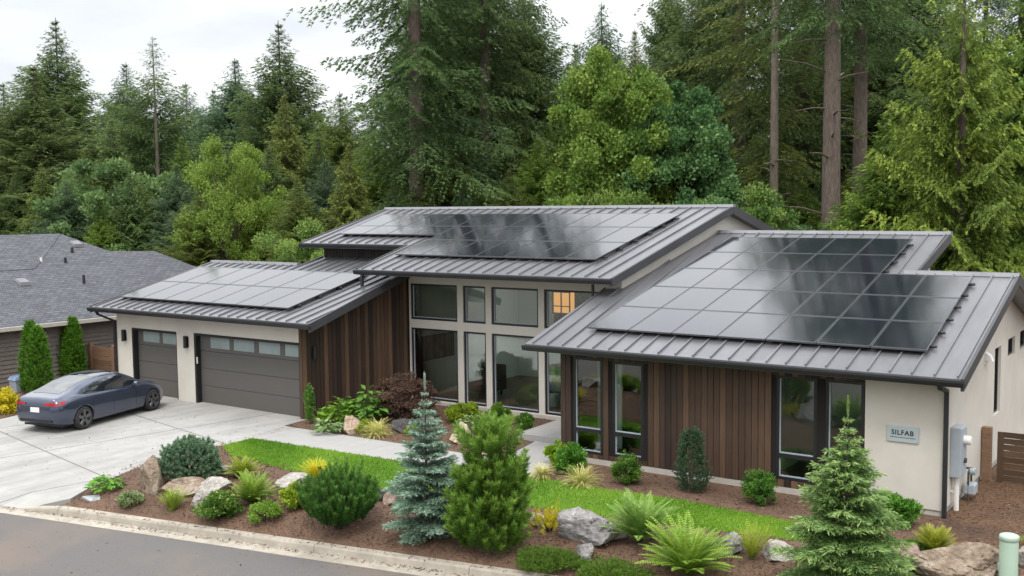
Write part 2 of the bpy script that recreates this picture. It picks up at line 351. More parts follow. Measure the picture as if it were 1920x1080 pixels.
GARDEN = [
  ('hosta', -19.91, 13.09, 0.09, 0.61, 0.4, 'bright green leafy clump at the corner of driveway and kerb') ,
  ('slab', -19.74, 12.68, 0.05, 0.51, 0.16, 'flat grey paving slab lying in the mulch beside the driveway') ,
  ('mound', -18.52, 12.72, 0.1, 0.56, 0.31, 'pale variegated low mound beside the grey slab') ,
  ('rock', -18.65, 13.2, 0.22, 0.68, 0.75, 'tall brown boulder at the left end of the planted berm') ,
  ('mugo', -18.48, 14.16, 0.35, 1.4, 0.89, 'wide blue green cushion pine growing on the rocks at the left end of the berm') ,
  ('rock', -18.03, 13.45, 0.26, 0.98, 0.29, 'low brown rock ledge under the cushion pine') ,
  ('rock', -17.93, 14.68, 0.36, 0.41, 0.3, 'small pale stone between cushion pine and ferns') ,
  ('rock', -17.14, 13.31, 0.2, 0.49, 0.37, 'pale grey stone leaning in front of the flat white stone') ,
  ('rock', -17.24, 13.72, 0.28, 0.58, 0.38, 'flat white stone behind the leaning pale stone') ,
  ('tuft', -17.46, 12.95, 0.12, 0.4, 0.39, 'small green grass tuft alone in the mulch') ,
  ('flowershrub', -16.27, 13.12, 0.1, 0.9, 0.55, 'dark green shrub with pale yellow blossoms near the kerb') ,
  ('fern', -17.5, 14.74, 0.36, 0.95, 0.6, 'yellow green fern at the edge of the lawn behind another fern') ,
  ('fern', -16.07, 13.76, 0.26, 1.09, 0.8, 'large green fern left of the round dark pine') ,
  ('mound', -15.29, 13.4, 0.13, 0.69, 0.44, 'bright green dome shaped shrub in front of the large left fern') ,
  ('rock', -15.91, 14.54, 0.36, 0.69, 0.35, 'pale low boulder between fern and dark round pine') ,
  ('shrub', -15.13, 14.03, 0.29, 0.62, 0.47, 'yellow green shrub just left of the dark round pine') ,
  ('tuft', -16.46, 15.87, 0.22, 0.5, 0.42, 'yellow feathery plant on the lawn edge behind the dark round pine') ,
  ('pine', -13.75, 13.78, 0.16, 1.39, 1.35, 'dark green bushy round pine with upright candles') ,
  ('rock', -13.96, 14.98, 0.36, 0.35, 0.23, 'small pink grey rock right of the dark round pine') ,
  ('rock', -13.53, 15.0, 0.36, 0.53, 0.29, 'flat pink grey rock left of the blue spruce') ,
  ('spruceblue', -12.0, 14.22, 0.19, 1.29, 2.91, 'slender blue spruce with a long pale leader') ,
  ('pinetall', -10.76, 14.43, 0.18, 1.38, 2.32, 'tall bushy bright green pine beside the blue spruce') ,
  ('rock', -10.51, 15.41, 0.35, 0.32, 0.26, 'small white rock between tall pine and yellow bush') ,
  ('goldtuft', -10.11, 15.28, 0.33, 0.54, 0.69, 'golden yellow feathery bush with one long spike') ,
  ('rock', -9.37, 15.15, 0.29, 0.95, 0.58, 'large cracked grey boulder at the middle of the berm') ,
  ('rock', -9.11, 14.79, 0.19, 0.3, 0.27, 'small grey stone in front of the large grey boulder') ,
  ('rock', -9.06, 15.52, 0.34, 0.55, 0.23, 'pale low rock right of the large grey boulder') ,
  ('mat', -9.58, 14.41, 0.09, 1.06, 0.47, 'low creeping juniper mat left of the small grey stone') ,
  ('mat', -8.45, 14.55, 0.06, 1.12, 0.5, 'low creeping juniper mat right of the small grey stone') ,
  ('fern', -8.49, 15.62, 0.34, 1.26, 1.04, 'large pale green fern behind another large fern') ,
  ('fern', -7.32, 15.03, 0.16, 1.44, 1.22, 'largest bright green fern in the foreground') ,
  ('fern', -6.59, 15.85, 0.32, 0.57, 0.76, 'narrow yellow green upright fern') ,
  ('rock', -7.04, 15.87, 0.33, 0.49, 0.34, 'grey rock between largest fern and yellow upright fern') ,
  ('rock', -6.32, 16.08, 0.34, 0.64, 0.25, 'pale flat rock at the lawn edge beside the light green spruce') ,
  ('sprucegreen', -5.03, 15.7, 0.22, 1.87, 2.91, 'light green young spruce in the right foreground') ,
  ('shrub', -5.48, 20.05, 0.0, 0.84, 0.68, 'bright green shrub at the base of the stucco wall under the sign') ,
  ('fernyellow', -4.47, 18.69, 0.0, 0.84, 0.62, 'yellow fern behind the reddish boulder') ,
  ('rock', -3.66, 16.55, 0.34, 1.2, 0.54, 'big reddish brown boulder at the bottom right') ,
  ('rock', -4.46, 16.6, 0.36, 0.83, 0.34, 'pale rock between light green spruce and reddish boulder') ,
  ('rock', -3.17, 17.01, 0.36, 0.32, 0.25, 'small pale stone behind the green utility post') ,
  ('rock', -3.08, 18.97, 0.0, 0.53, 0.36, 'pale stone at the right edge behind the green utility post') ,
  ('fernyellow', -3.25, 20.04, 0.0, 0.41, 0.29, 'yellow green fern at the right edge of the yard') ,
  ('mound', -4.8, 18.88, 0.0, 0.56, 0.15, 'low green groundcover patch behind the reddish boulder') ,
  ('shrub', -13.35, 20.49, 0.0, 0.55, 0.54, 'yellow green shrub beside the walkway at the wood corner') ,
  ('shrub', -12.58, 19.95, 0.0, 0.77, 0.69, 'bright green shrub below the first tall window') ,
  ('tuft', -12.97, 19.31, 0.0, 0.43, 0.34, 'small pale grass beside the walkway') ,
  ('tuft', -11.88, 19.22, 0.0, 0.62, 0.5, 'pale yellow ornamental grass clump in front of bright green shrub') ,
  ('boxwood', -11.14, 19.9, 0.0, 0.74, 0.69, 'round green boxwood below the second tall window') ,
  ('dwarfconifer', -9.71, 20.12, 0.0, 0.74, 1.36, 'dark blue green upright conifer against the wood siding') ,
  ('boxwood', -8.16, 19.99, 0.0, 0.81, 0.71, 'round green boxwood in front of the third tall window') ,
  ('column', -21.68, 20.7, 0.0, 0.3, 1.11, 'narrow upright green shrub at the corner of the garage') ,
  ('hosta', -20.39, 20.12, 0.0, 0.74, 0.44, 'low green clump with white tips beside the tan boulder') ,
  ('rock', -19.82, 20.33, 0.0, 0.65, 0.5, 'rounded tan boulder under the big leaved plants') ,
  ('bigleaf', -20.67, 20.91, 0.0, 0.88, 0.7, 'lime green leafy plant behind the tan boulder') ,
  ('bigleaf', -20.27, 21.59, 0.0, 1.07, 1.01, 'taller deep green big leaved plant against the wood wall') ,
  ('redmaple', -19.68, 22.38, 0.0, 1.74, 1.36, 'dark red weeping maple in front of the tall windows') ,
  ('mound', -19.62, 20.61, 0.0, 0.63, 0.41, 'lime green mound between tan boulder and yellow plant') ,
  ('tuft', -18.99, 20.55, 0.0, 0.73, 0.49, 'pale yellow plant in front of the wood wall bed') ,
  ('rock', -18.84, 21.18, 0.0, 0.6, 0.38, 'dark rounded rock beneath the red maple') ,
  ('rock', -19.03, 22.2, 0.0, 0.62, 0.33, 'grey rock right of the red maple') ,
  ('mound', -18.29, 21.14, 0.0, 0.45, 0.29, 'small lime mound in front of the grey rock') ,
  ('shrub', -18.21, 23.05, 0.0, 0.8, 0.58, 'yellow leaved shrub below the tall living room windows') ,
  ('shrub', -18.2, 23.58, 0.0, 0.54, 0.47, 'dark green shrub behind the yellow leaved shrub') ,
  ('hosta', -17.33, 22.54, 0.0, 0.81, 0.44, 'pale leaved hosta between yellow shrub and cream boulder') ,
  ('rock', -16.62, 20.95, 0.0, 0.6, 0.53, 'cream coloured boulder beside the walkway') ,
  ('shrub', -16.99, 23.24, 0.0, 0.64, 0.6, 'bright green shrub left of the small boxwood') ,
  ('boxwood', -16.16, 23.28, 0.0, 0.52, 0.47, 'small round boxwood beside the concrete porch step') ,
  ('rock', -15.5, 20.5, 0.0, 0.52, 0.24, 'tan stone hidden behind the tall pine') ,
  ('post', -2.95, 16.68, 0.34, 0.27, 0.81, 'pale green cylindrical utility post') ,
  ('yellowbush', -30.57, 16.9, 0.0, 0.86, 0.75, 'yellow leaved bush at the left edge beside the driveway') ,
  ('arborvitae', -32.96, 19.3, 0.0, 1.06, 2.32, 'tall double crowned arborvitae behind the car') ,
  ('arborvitae', -34.98, 21.84, 0.0, 1.04, 2.1, 'smaller pointed arborvitae in front of the wooden fence') ,
  ('arborvitae', -36.2, 19.76, 0.0, 0.64, 1.54, 'arborvitae cut by the left edge of the picture') ,
  ('bin', -33.81, 19.13, 0.0, 0.39, 0.55, 'grey bin with blue lid beside the neighbouring house') ,
]
TREES = [
  ('fir', -72.4, 40.9, 15.1, 4.8, 'dark fir cut by the left edge of the picture above the grey shingle roof', 'fir') ,
  ('fir', -60.3, 36.0, 14.8, 5.6, 'broad olive green fir at the left in front of the taller pointed fir', 'fir') ,
  ('firo', -62.8, 39.1, 18.3, 5.2, 'tall pointed fir with open ragged top, tallest at the left', 'fir') ,
  ('fir', -65.4, 45.9, 16.4, 4.4, 'thin blue green fir left of the fir with a thin pale trunk', 'fir_blue') ,
  ('firt', -52.7, 38.9, 16.1, 4.6, 'fir with a thin pale trunk showing beside the grey shingle roof', 'fir') ,
  ('fir', -64.5, 50.2, 15.3, 4.2, 'dark fir just right of the fir with a thin pale trunk', 'fir_blue') ,
  ('fir', -55.2, 47.0, 15.9, 5.0, 'dense blue green fir left of the tall pointed fir in the middle gap of sky', 'fir_blue') ,
  ('fir', -60.4, 49.4, 14.5, 3.7, 'small dark fir peeking between the pale trunk fir and the dense blue green fir', 'fir') ,
  ('firo', -49.8, 45.9, 17.6, 5.0, 'tall pointed fir with a ragged top standing against open sky left of centre', 'fir') ,
  ('cedarn', -42.1, 39.0, 12.1, 2.6, 'narrow olive gold conical cedar in front of the tall pointed ragged fir', 'fir_yel') ,
  ('broad', -39.6, 33.4, 8.9, 2.3, 'bright yellow green broadleaf tree rising behind the garage roof', 'broad') ,
  ('fir', -42.6, 43.6, 12.6, 3.5, 'soft green conifer under the long boughs of the giant fir', 'fir_yel') ,
  ('cedarn', -42.2, 41.4, 10.5, 2.5, 'slim yellow green cedar behind the left end of the middle roof', 'fir_yel') ,
  ('tall', -33.9, 39.9, 38, 5.4, 'giant fir with long boughs and a bare brown trunk standing behind the middle roof ridge', 'fir') ,
  ('tall', -33.6, 45.1, 39, 4.4, 'giant dark fir right of the giant fir with the bare brown trunk', 'fir') ,
  ('fir', -38.7, 48.8, 22.5, 5.6, 'tall dark fir filling the gap between the two giant firs', 'fir') ,
  ('fir', -34.2, 49.5, 19.2, 5.1, 'dark fir right of the two giant firs at the edge of open sky', 'fir') ,
  ('fir', -38.3, 65.1, 20.2, 4.4, 'pointed fir in the middle of the right patch of open sky', 'fir_blue') ,
  ('fir', -34.0, 61.9, 17.5, 3.4, 'small pointed olive fir right of the pointed fir in the right patch of sky', 'fir_yel') ,
  ('fir', -41.4, 66.6, 17.9, 4.2, 'low olive fir left of the pointed fir in the right patch of sky', 'fir_yel') ,
  ('maple', -23.2, 40.1, 11.7, 2.7, 'broad maple with yellow tinged leaves behind the middle roof ridge', 'maple_y') ,
  ('maple', -21.0, 41.7, 10.4, 2.7, 'blue green broadleaf maple right of the yellow tinged maple', 'maple_b') ,
  ('fir', -28.1, 58.8, 20.0, 4.9, 'tall fir at the right edge of the right patch of open sky', 'fir') ,
  ('tall', -23.6, 54.6, 41, 5.0, 'tall dense fir left of the slim pale trunk', 'fir') ,
  ('tallthin', -19.0, 48.0, 38, 3.9, 'slim pale trunked fir behind the end of the middle roof ridge', 'fir_yel') ,
  ('tall', -22.2, 60.5, 38, 6.3, 'tall dark fir between the slim pale trunk and the thick bare trunk', 'fir') ,
  ('tallbare', -14.8, 43.6, 43, 4.2, 'fir with the thickest bare trunk behind the right wing roof', 'fir') ,
  ('tallbare', -15.1, 48.3, 40, 3.8, 'fir with a thinner bare trunk just right of the thickest bare trunk', 'fir') ,
  ('fir', -16.4, 59.7, 24.1, 5.8, 'dark fir behind the lime green cedar at the right', 'fir') ,
  ('cedar', -8.8, 39.3, 14.0, 4.1, 'big lime green drooping cedar filling the right side behind the house', 'cedar') ,
  ('cedar', -7.3, 42.8, 15.6, 4.2, 'lime green drooping cedar cut by the right edge of the picture', 'cedar') ,
  ('cedarn', -11.8, 40.8, 9.5, 2.6, 'small yellow green cedar at the foot of the bare trunks by the right roof', 'cedar') ,
]
YOUNG = [
  ('fir',-57.6,33.0,8.2),
  ('cedarn',-52.6,31.6,8.6),
  ('fir',-49.7,31.2,7.7),
  ('fir',-52.4,34.1,9.5),
  ('fir',-46.5,31.0,6.3),
  ('cedarn',-46.2,32.4,7.9),
  ('fir',-47.8,35.0,6.6),
  ('fir',-43.1,33.4,7.0),
  ('fir',-43.4,35.6,7.6),
  ('cedarn',-49.8,38.4,10.2),
  ('fir',-40.7,40.0,9.8),
  ('fir',-40.0,42.9,10.2),
  ('fir',-32.6,43.3,9.3),
  ('cedarn',-32.1,46.1,10.3),
  ('fir',-30.9,47.0,10.5),
  ('fir',-21.7,48.6,9.6),
  ('fir',-25.9,43.1,8.0),
  ('cedarn',-25.2,46.1,9.4),
  ('fir',-23.4,44.9,9.5),
  ('fir',-21.9,46.0,10.0),
  ('fir',-21.0,51.5,9.4),
  ('cedarn',-20.6,54.2,9.3),
  ('fir',-17.8,51.3,7.5),
  ('fir',-16.0,50.2,6.9),
  ('fir',-13.4,49.5,8.8),
  ('cedarn',-51.3,35.0,11.1),
  ('fir',-46.7,33.3,7.4),
  ('fir',-45.1,34.4,8.4),
  ('fir',-40.9,32.5,7.3),
  ('cedarn',-38.8,34.0,7.2),
  ('fir',-41.3,37.1,9.2),
  ('fir',-35.7,33.7,7.6),
  ('fir',-36.1,35.9,8.4),
  ('cedarn',-33.8,35.1,9.0),
  ('fir',-37.0,40.1,10.5),
  ('fir',-33.5,37.7,7.4),
  ('fir',-32.8,40.7,9.5),
  ('cedarn',-30.9,39.6,7.4),
  ('fir',-29.1,40.8,7.8),
  ('fir',-29.1,43.3,9.4),
  ('fir',-26.1,40.5,7.3),
  ('cedarn',-29.6,47.9,11.1),
  ('fir',-20.3,44.6,8.6),
  ('fir',-19.8,47.4,7.7),
  ('fir',-17.9,48.8,7.2),
  ('cedarn',-19.5,55.1,9.8),
  ('fir',-17.5,54.0,7.8),
  ('fir',-13.9,46.7,7.1),
  ('fir',-14.2,51.4,10.4),
]
BUSHES = [
  (-48.5,33.2,8.5,0),
  (-31.1,29.6,5.0,0),
  (-22.9,36.6,6.3,0),
  (-20.9,38.0,5.9,0),
  (-18.4,39.9,6.2,0),
  (-16.8,39.7,6.1,0),
  (-18.9,37.0,5.9,0),
  (-21.5,36.4,5.9,0),
  (-15.8,41.7,5.1,0),
]
BACK = [
  (-79.6,39.1,14.0),
  (-87.9,45.4,13.1),
  (-83.8,45.9,13.8),
  (-74.5,43.5,13.3),
  (-78.2,48.6,13.8),
  (-86.2,55.9,13.6),
  (-79.3,54.4,12.0),
  (-81.9,59.3,12.8),
  (-77.9,60.2,13.2),
  (-74.6,59.6,13.8),
  (-66.0,55.9,13.7),
  (-72.4,65.0,13.6),
  (-60.1,58.2,13.8),
  (-56.9,58.5,13.6),
  (-61.3,66.8,13.1),
  (-60.1,69.5,24.9),
  (-59.9,71.9,28.3),
  (-48.6,62.6,26.6),
  (-55.9,75.2,29.1),
  (-47.8,69.4,25.8),
  (-43.3,67.2,13.9),
  (-45.1,75.4,15.1),
  (-39.1,69.9,14.5),
  (-45.0,85.4,13.1),
  (-38.3,75.4,25.7),
  (-34.0,74.6,25.1),
  (-33.2,77.2,31.6),
  (-36.1,91.6,25.9),
  (-30.8,85.0,24.5),
  (-30.2,88.8,29.3),
  (-27.6,90.4,28.7),
  (-25.5,89.0,28.5),
  (-20.7,81.8,28.8),
  (-22.1,96.8,24.2),
  (-19.1,92.9,30.7),
  (-16.3,91.4,32.2),
  (-14.4,92.9,27.1),
  (-13.0,96.0,28.9),
]
# ------------------------------------------------------------------ terrain
KX, KY, KS = -19.87, 12.16, .1998
def yk(x): return KY + (np.asarray(x) - KX)*KS            # back edge of the kerb
def yl(x): return np.interp(x, [-21.6,-20.4,-17.8,-15.1,-11.1,-7.5,-4.9,0], [17.6,16.9,16.6,16.5,17.2,17.8,18.3,18.6])
def xd(y): return np.interp(y, [12.2,13.2,14.8,16.5,17.6], [-20.05,-20.6,-21.4,-21.9,-21.6])
def berm(x, y):
    v = np.clip((y-yk(x))/(yl(x)-yk(x)), 0, 1)
    e = np.clip((x-xd(y))/1.6, 0, 1)
    return .36*np.sin(np.pi*v)**.8*e
def hz(x, y): return float(berm(x, y))

def grid_sheet(name, xs, ys, hf, keep, mat, kind='structure'):
    xs = np.asarray(xs); ys = np.asarray(ys)
    X, Y = np.meshgrid(xs, ys, indexing='ij'); Z = hf(X, Y)
    n, m = X.shape
    v = np.stack([X, Y, Z], -1).reshape(-1, 3)
    i, j = np.meshgrid(np.arange(n-1), np.arange(m-1), indexing='ij')
    cx = (X[:-1,:-1]+X[1:,1:])/2; cy = (Y[:-1,:-1]+Y[1:,1:])/2
    k = keep(cx, cy)
    i = i[k]; j = j[k]
    f = np.stack([i*m+j, (i+1)*m+j, (i+1)*m+j+1, i*m+j+1], -1)
    me = bpy.data.meshes.new(name); me.from_pydata(v.tolist(), [], f.tolist()); me.update()
    me.polygons.foreach_set('use_smooth', np.ones(len(me.polygons), dtype=bool))
    o = link_mesh(name, me, mat); tag(o, kind=kind); return o

def flat_poly(name, pts, z, mat, kind='structure', thick=0.0):
    mb = MB()
    if thick: mb.prism([(x,y,z-thick) for x,y in pts], [(x,y,z) for x,y in pts])
    else: mb.add([(x,y,z) for x,y in pts], [tuple(range(len(pts)))])
    o = mb.build(name, mat); return tag(o, kind=kind)

def roadside(x, y): return (y-yk(x)) < .75
gx = np.concatenate([[-600,-300,-160,-110,-80,-60,-48,-40,-34], np.arange(-30,4.01,.5), [6,9,13,20,30,50,90,160,300,600]])
gy = np.concatenate([[-300,-150,-80,-40,-20,-10,-4,0], np.arange(3,30.01,.5), [32,35,40,46,54,66,80,110,160,300,600]])
grid_sheet('ground', gx, gy, lambda X,Y: np.where(roadside(X,Y), -.2, -.012) + np.where((Y>34), .0, 0), lambda x,y: np.ones_like(x, bool), M['ground'])

def kline(x, t): return (x, float(yk(x)) + t/.981)          # point at signed distance t behind the kerb's back edge
RX = [-90, -40, -31, -20.6, -20.0, -14, -8, 0, 20, 60]
flat_poly('road', [(-90,float(yk(-90))-.46), (60,float(yk(60))-.46), (60,-12), (-90,-30)], -.138, M['asphalt'])
def strip(mb, xs, t0, t1, z0a, z1a, zb=None):
    for a, b in zip(xs[:-1], xs[1:]):
        p = [kline(a,t0), kline(b,t0), kline(b,t1), kline(a,t1)]
        za = [z0a, z0a, z1a, z1a]
        mb.prism([(q[0],q[1],-.3) for q in p], [(q[0],q[1],z) for q,z in zip(p, za)])
gut = MB()
xs = list(np.arange(-62, 30, 3.05))
for a, b in zip(xs[:-1], xs[1:]): strip(gut, [a+.006, b-.006], -.50, -.168, -.130, -.118)
tag(gut.build('gutter_pan', M['kerb']), kind='structure')
kb = MB()
kx = [-19.9 + 3.05*i for i in range(17)]
for a, b in zip(kx[:-1], kx[1:]):
    a += .006; b -= .006
    prof = [(-.19,-.125), (-.175,-.02), (-.155,0.012), (-.02,.02), (0,.012)]
    n = len(prof)
    va = [kline(a,t)+(z,) for t,z in prof] + [kline(a,0)+(-.3,), kline(a,-.19)+(-.3,)]
    vb = [kline(b,t)+(z,) for t,z in prof] + [kline(b,0)+(-.3,), kline(b,-.19)+(-.3,)]
    kb.prism(va, vb)
# the kerb runs down to the driveway apron
a, b = -20.9, -19.9-.006
lo = [(-.19,-.125), (-.175,-.105), (-.155,-.10), (-.02,-.095), (0,-.09)]
hi = [(-.19,-.125), (-.175,-.02), (-.155,0.012), (-.02,.02), (0,.012)]
kb.prism([kline(a,t)+(z,) for t,z in lo]+[kline(a,0)+(-.3,), kline(a,-.19)+(-.3,)], [kline(b,t)+(z,) for t,z in hi]+[kline(b,0)+(-.3,), kline(b,-.19)+(-.3,)])
tag(kb.build('kerb', M['kerb']), kind='structure')
# driveway with its apron
drv = MB()
edgeR = [(-21.55,18.5),(-21.6,17.6),(-21.9,16.5),(-21.4,14.8),(-20.75,13.2),(-20.35,12.55)]
front = [(x, float(yk(x))+.55) for x in (-21.5,-23,-25,-27,-29,-30.2)]
top = [(-22.2,21.3),(-22.1,20.12),(-21.5,20.1)] + edgeR + front + [(-29.6,15.2),(-30.0,17.0),(-31.0,19.3),(-31.05,21.3)]
drv.prism([(x,y,-.15) for x,y in top], [(x,y,.006) for x,y in top])
fr2 = [(-20.35,12.55)] + front
for (xa,ya),(xb,yb) in zip(fr2[:-1], fr2[1:]):
    pa = (xa-.02, float(yk(xa))-.165); pb = (xb, float(yk(xb))-.165)
    if xa == -20.35: pa = (-20.85, float(yk(-20.85))-.165)
    drv.prism([(xa,ya,-.3),(xb,yb,-.3),pb+(-.3,),pa+(-.3,)], [(xa,ya,.006),(xb,yb,.006),pb+(-.112,),pa+(-.112,)])
tag(drv.build('driveway', M['driveway']), kind='structure')
flat_poly('walkway', [(-21.6,18.5),(-16.5,18.76),(-14.9,18.97),(-13.15,19.3),(-13.45,20.5),(-13.7,21.0),(-13.7,22.25),(-15.12,22.25),(-14.75,20.25),(-17.3,20.2),(-21.55,20.1)], .010, M['walk'], thick=.1)
flat_poly('porch_landing', [(-15.69,22.27),(-13.6,22.27),(-13.4,24.76),(-15.75,24.76)], .15, M['walk'], thick=.2)
# mulch beds
def bump_noise(X, Y):
    return .018*np.sin(X*5.1+1.3*np.sin(Y*3.3))*np.sin(Y*4.7+1.1*np.sin(X*2.9))
inb = lambda x,y: (y > yk(x)+.005) & (y < yl(x)+.35) & (x > xd(y)+.03)
bxs = np.arange(-22.4, 1.01, .13); bvs = np.linspace(0, 1, 46)
BX, BV = np.meshgrid(bxs, bvs, indexing='ij'); BY = yk(BX)+.003+BV*(yl(BX)+.35-yk(BX))
BZ = np.where(BX < xd(BY)-.02, -.28, berm(BX, BY)+.010+bump_noise(BX, BY)*np.clip((BY-yk(BX))/.5, 0, 1)*np.clip((BX-xd(BY))/.5, 0, 1))
n1, n2 = BX.shape; ii, jj = np.meshgrid(np.arange(n1-1), np.arange(n2-1), indexing='ij'); ii = ii.ravel(); jj = jj.ravel()
me = bpy.data.meshes.new('mulch_berm'); me.from_pydata(np.stack([BX,BY,BZ],-1).reshape(-1,3).tolist(), [], np.stack([ii*n2+jj,(ii+1)*n2+jj,(ii+1)*n2+jj+1,ii*n2+jj+1],-1).tolist()); me.update()
me.polygons.foreach_set('use_smooth', np.ones(len(me.polygons), dtype=bool))
tag(link_mesh('mulch_berm', me, M['mulch']), kind='structure')
flat_poly('house_bed', [(-13.1,19.33),(-11.3,19.22),(-9.65,19.38),(-7.0,19.17),(-5.2,18.85),(-3.4,18.95),(1,19.3),(3,24.4),(-4.9,24.4),(-4.9,21.1),(-13.5,21.1),(-13.42,20.5)], .004, M['mulch'])
flat_poly('side_yard_soil', [(-4.88,31),(-4.88,20.9),(-4.3,19.6),(-3.0,19.25),(1,19.6),(6,24),(6,31)], .009, M['yard'])
flat_poly('entry_bed', [(-21.45,20.15),(-17.3,20.25),(-14.8,20.3),(-15.15,22.2),(-15.75,22.3),(-15.8,24.8),(-21.5,24.8),(-22.2,21.1),(-22.0,20.3)], .004, M['mulch'])
flat_poly('driveway_bed', [(-29.7,15.2),(-30.1,17.0),(-31.1,19.3),(-31.1,22.5),(-36,22.5),(-36,12),(-30.6,10.5)], .004, M['mulch'])
# lawn: turf sheet and blades
lxs = np.array([-21.5,-20.4,-17.8,-15.1,-13,-11.1,-9.65,-7.5,-5.2,-3.6])
def yb(x): return np.interp(x, [-21.52,-16.5,-14.9,-13.1,-11.3,-9.65,-7.0,-5.2,-3.6], [18.5,18.74,18.95,19.28,19.2,19.36,19.15,18.83,18.9])
fxs = np.arange(-21.5, -3.55, .25)
lawn = MB()
for a, b in zip(fxs[:-1], fxs[1:]):
    lawn.add([(a,yl(a)-.05,.02),(b,yl(b)-.05,.02),(b,yb(b),.02),(a,yb(a),.02)], [(0,1,2,3)])
tag(lawn.build('lawn', M['lawn']), kind='structure')
n = 90000
gxx = rng.uniform(-21.5, -3.6, n); gv = rng.uniform(0, 1, n)
lo_, hi_ = yl(gxx)-.07 + .035*np.sin(gxx*9) + rng.normal(0,.02,n), yb(gxx) + .025*np.sin(gxx*13) + rng.normal(0,.02,n)
gyy = lo_ + gv*(hi_-lo_)
P = np.stack([gxx, gyy, np.full(n, .015)], 1)
D = unit(np.stack([rng.normal(0,.45,n), rng.normal(0,.45,n), np.ones(n)], 1))
patch = .48 + .30*np.sin(gxx*1.7+2*np.sin(gyy*1.1)) + .15*np.sin(gyy*3.1+gxx*.7)
Q = leaf_quads(P, D, rvec(n), rng.uniform(.035,.065,n), .011, .3)
me = quads_mesh('grass', Q, np.clip(patch + rng.normal(0,.22,n), 0, 1))
thin = patch
tag(link_mesh('grass', me, M['grass']), 'short mown green grass of the front lawn', 'grass', kind='stuff')
# loose bark chips on the beds
M['chips'] = attr_mat('bark_chips', [(0,(.035,.021,.014)), (.6,(.125,.072,.045)), (.93,(.24,.145,.095)), (1,(.38,.28,.20))], rough=.9, grain=(20,20,20))
cp = []
def scat(nn, x0, x1, y0, y1, test):
    x = rng.uniform(x0,x1,nn); y = rng.uniform(y0,y1,nn); k = test(x,y); return np.stack([x[k],y[k]],1)
def inpoly(poly):
    def t(x, y):
        c = np.zeros(x.shape, bool); n_ = len(poly)
        for i in range(n_):
            x1,y1 = poly[i]; x2,y2 = poly[(i+1)%n_]
            c ^= ((y1>y) != (y2>y)) & (x < (x2-x1)*(y-y1)/((y2-y1)+1e-12)+x1)
        return c
    return t
cp.append(scat(52000, -22, 0, 12, 19.2, lambda x,y: inb(x,y) & (y < yl(x)+.02) & (y > yk(x)+.05)))
cp.append(scat(14000, -13.4, 1, 18.9, 24.3, inpoly([(-13.0,19.4),(-9.65,19.42),(-7,19.22),(-5.2,18.9),(1,19.3),(3,24.3),(-4.8,24.3),(-4.8,20.9),(-13.4,20.9)])))
cp.append(scat(7000, -22, -14.8, 20.2, 24.7, inpoly([(-21.4,20.2),(-17.3,20.3),(-14.9,20.4),(-15.2,22.2),(-15.8,22.3),(-15.8,24.7),(-21.4,24.7),(-22,21.1)])))
cp.append(scat(3000, -33, -29.6, 12, 19, inpoly([(-29.8,15.2),(-30.2,17),(-31.2,19.3),(-33,19),(-33,12),(-30.8,11.5)])))
cp = np.concatenate(cp); n = len(cp)
z = berm(cp[:,0], cp[:,1])
P = np.stack([cp[:,0], cp[:,1], z+.012+rng.uniform(0,.02,n)], 1)
D = unit(np.stack([rng.normal(size=n), rng.normal(size=n), rng.normal(0,.35,n)], 1))
Nn = unit(np.stack([rng.normal(0,.5,n), rng.normal(0,.5,n), np.ones(n)], 1))
Q = leaf_quads(P, D, Nn, rng.uniform(.03,.085,n), rng.uniform(.012,.03,n), .5)
tag(link_mesh('bark_chips', quads_mesh('bark_chips', Q, rng.beta(1.6,2.2,n)), M['chips']), 'loose brown bark chips spread over the planting beds', 'bark chips', kind='stuff')

# fallen needles and leaf bits gathered along the kerb, in the gutter and on the driveway edges
lx = rng.uniform(-32, -6, 2600); lt = np.concatenate([rng.normal(-.24,.05,1500), rng.uniform(-3.0,-.3,500), rng.normal(-.1,.06,600)])
ly = yk(lx)+lt/.981; lzz = np.where(lt < -.5, -.136, np.where(lt < -.17, -.115, .022))
kk = ~((lx < -20.3) & (lt > -.19))
dx_ = rng.uniform(-29,-21.6,700); dy_ = rng.uniform(13.5,20.9,700); e_ = rng.random(700) < .45; dx_[e_] = np.interp(dy_[e_], [13.2,14.8,16.5,17.6,21], [-20.75,-21.4,-21.9,-21.6,-21.55]) - abs(rng.normal(0,.25,e_.sum()))
P = np.concatenate([np.stack([lx,ly,lzz],1)[kk], np.stack([dx_,dy_,np.full(700,.011)],1)]); n = len(P)
D = unit(np.stack([rng.normal(size=n), rng.normal(size=n), rng.normal(0,.12,n)], 1)); Nn = unit(np.stack([rng.normal(0,.3,n), rng.normal(0,.3,n), np.ones(n)], 1))
tag(link_mesh('leaf_litter', quads_mesh('leaf_litter', leaf_quads(P, D, Nn, rng.uniform(.03,.09,n), rng.uniform(.008,.03,n), .5), rng.beta(1.5,1.5,n)), M['chips']), 'fallen needles and leaf bits along the kerb and driveway', 'leaf litter', kind='stuff')

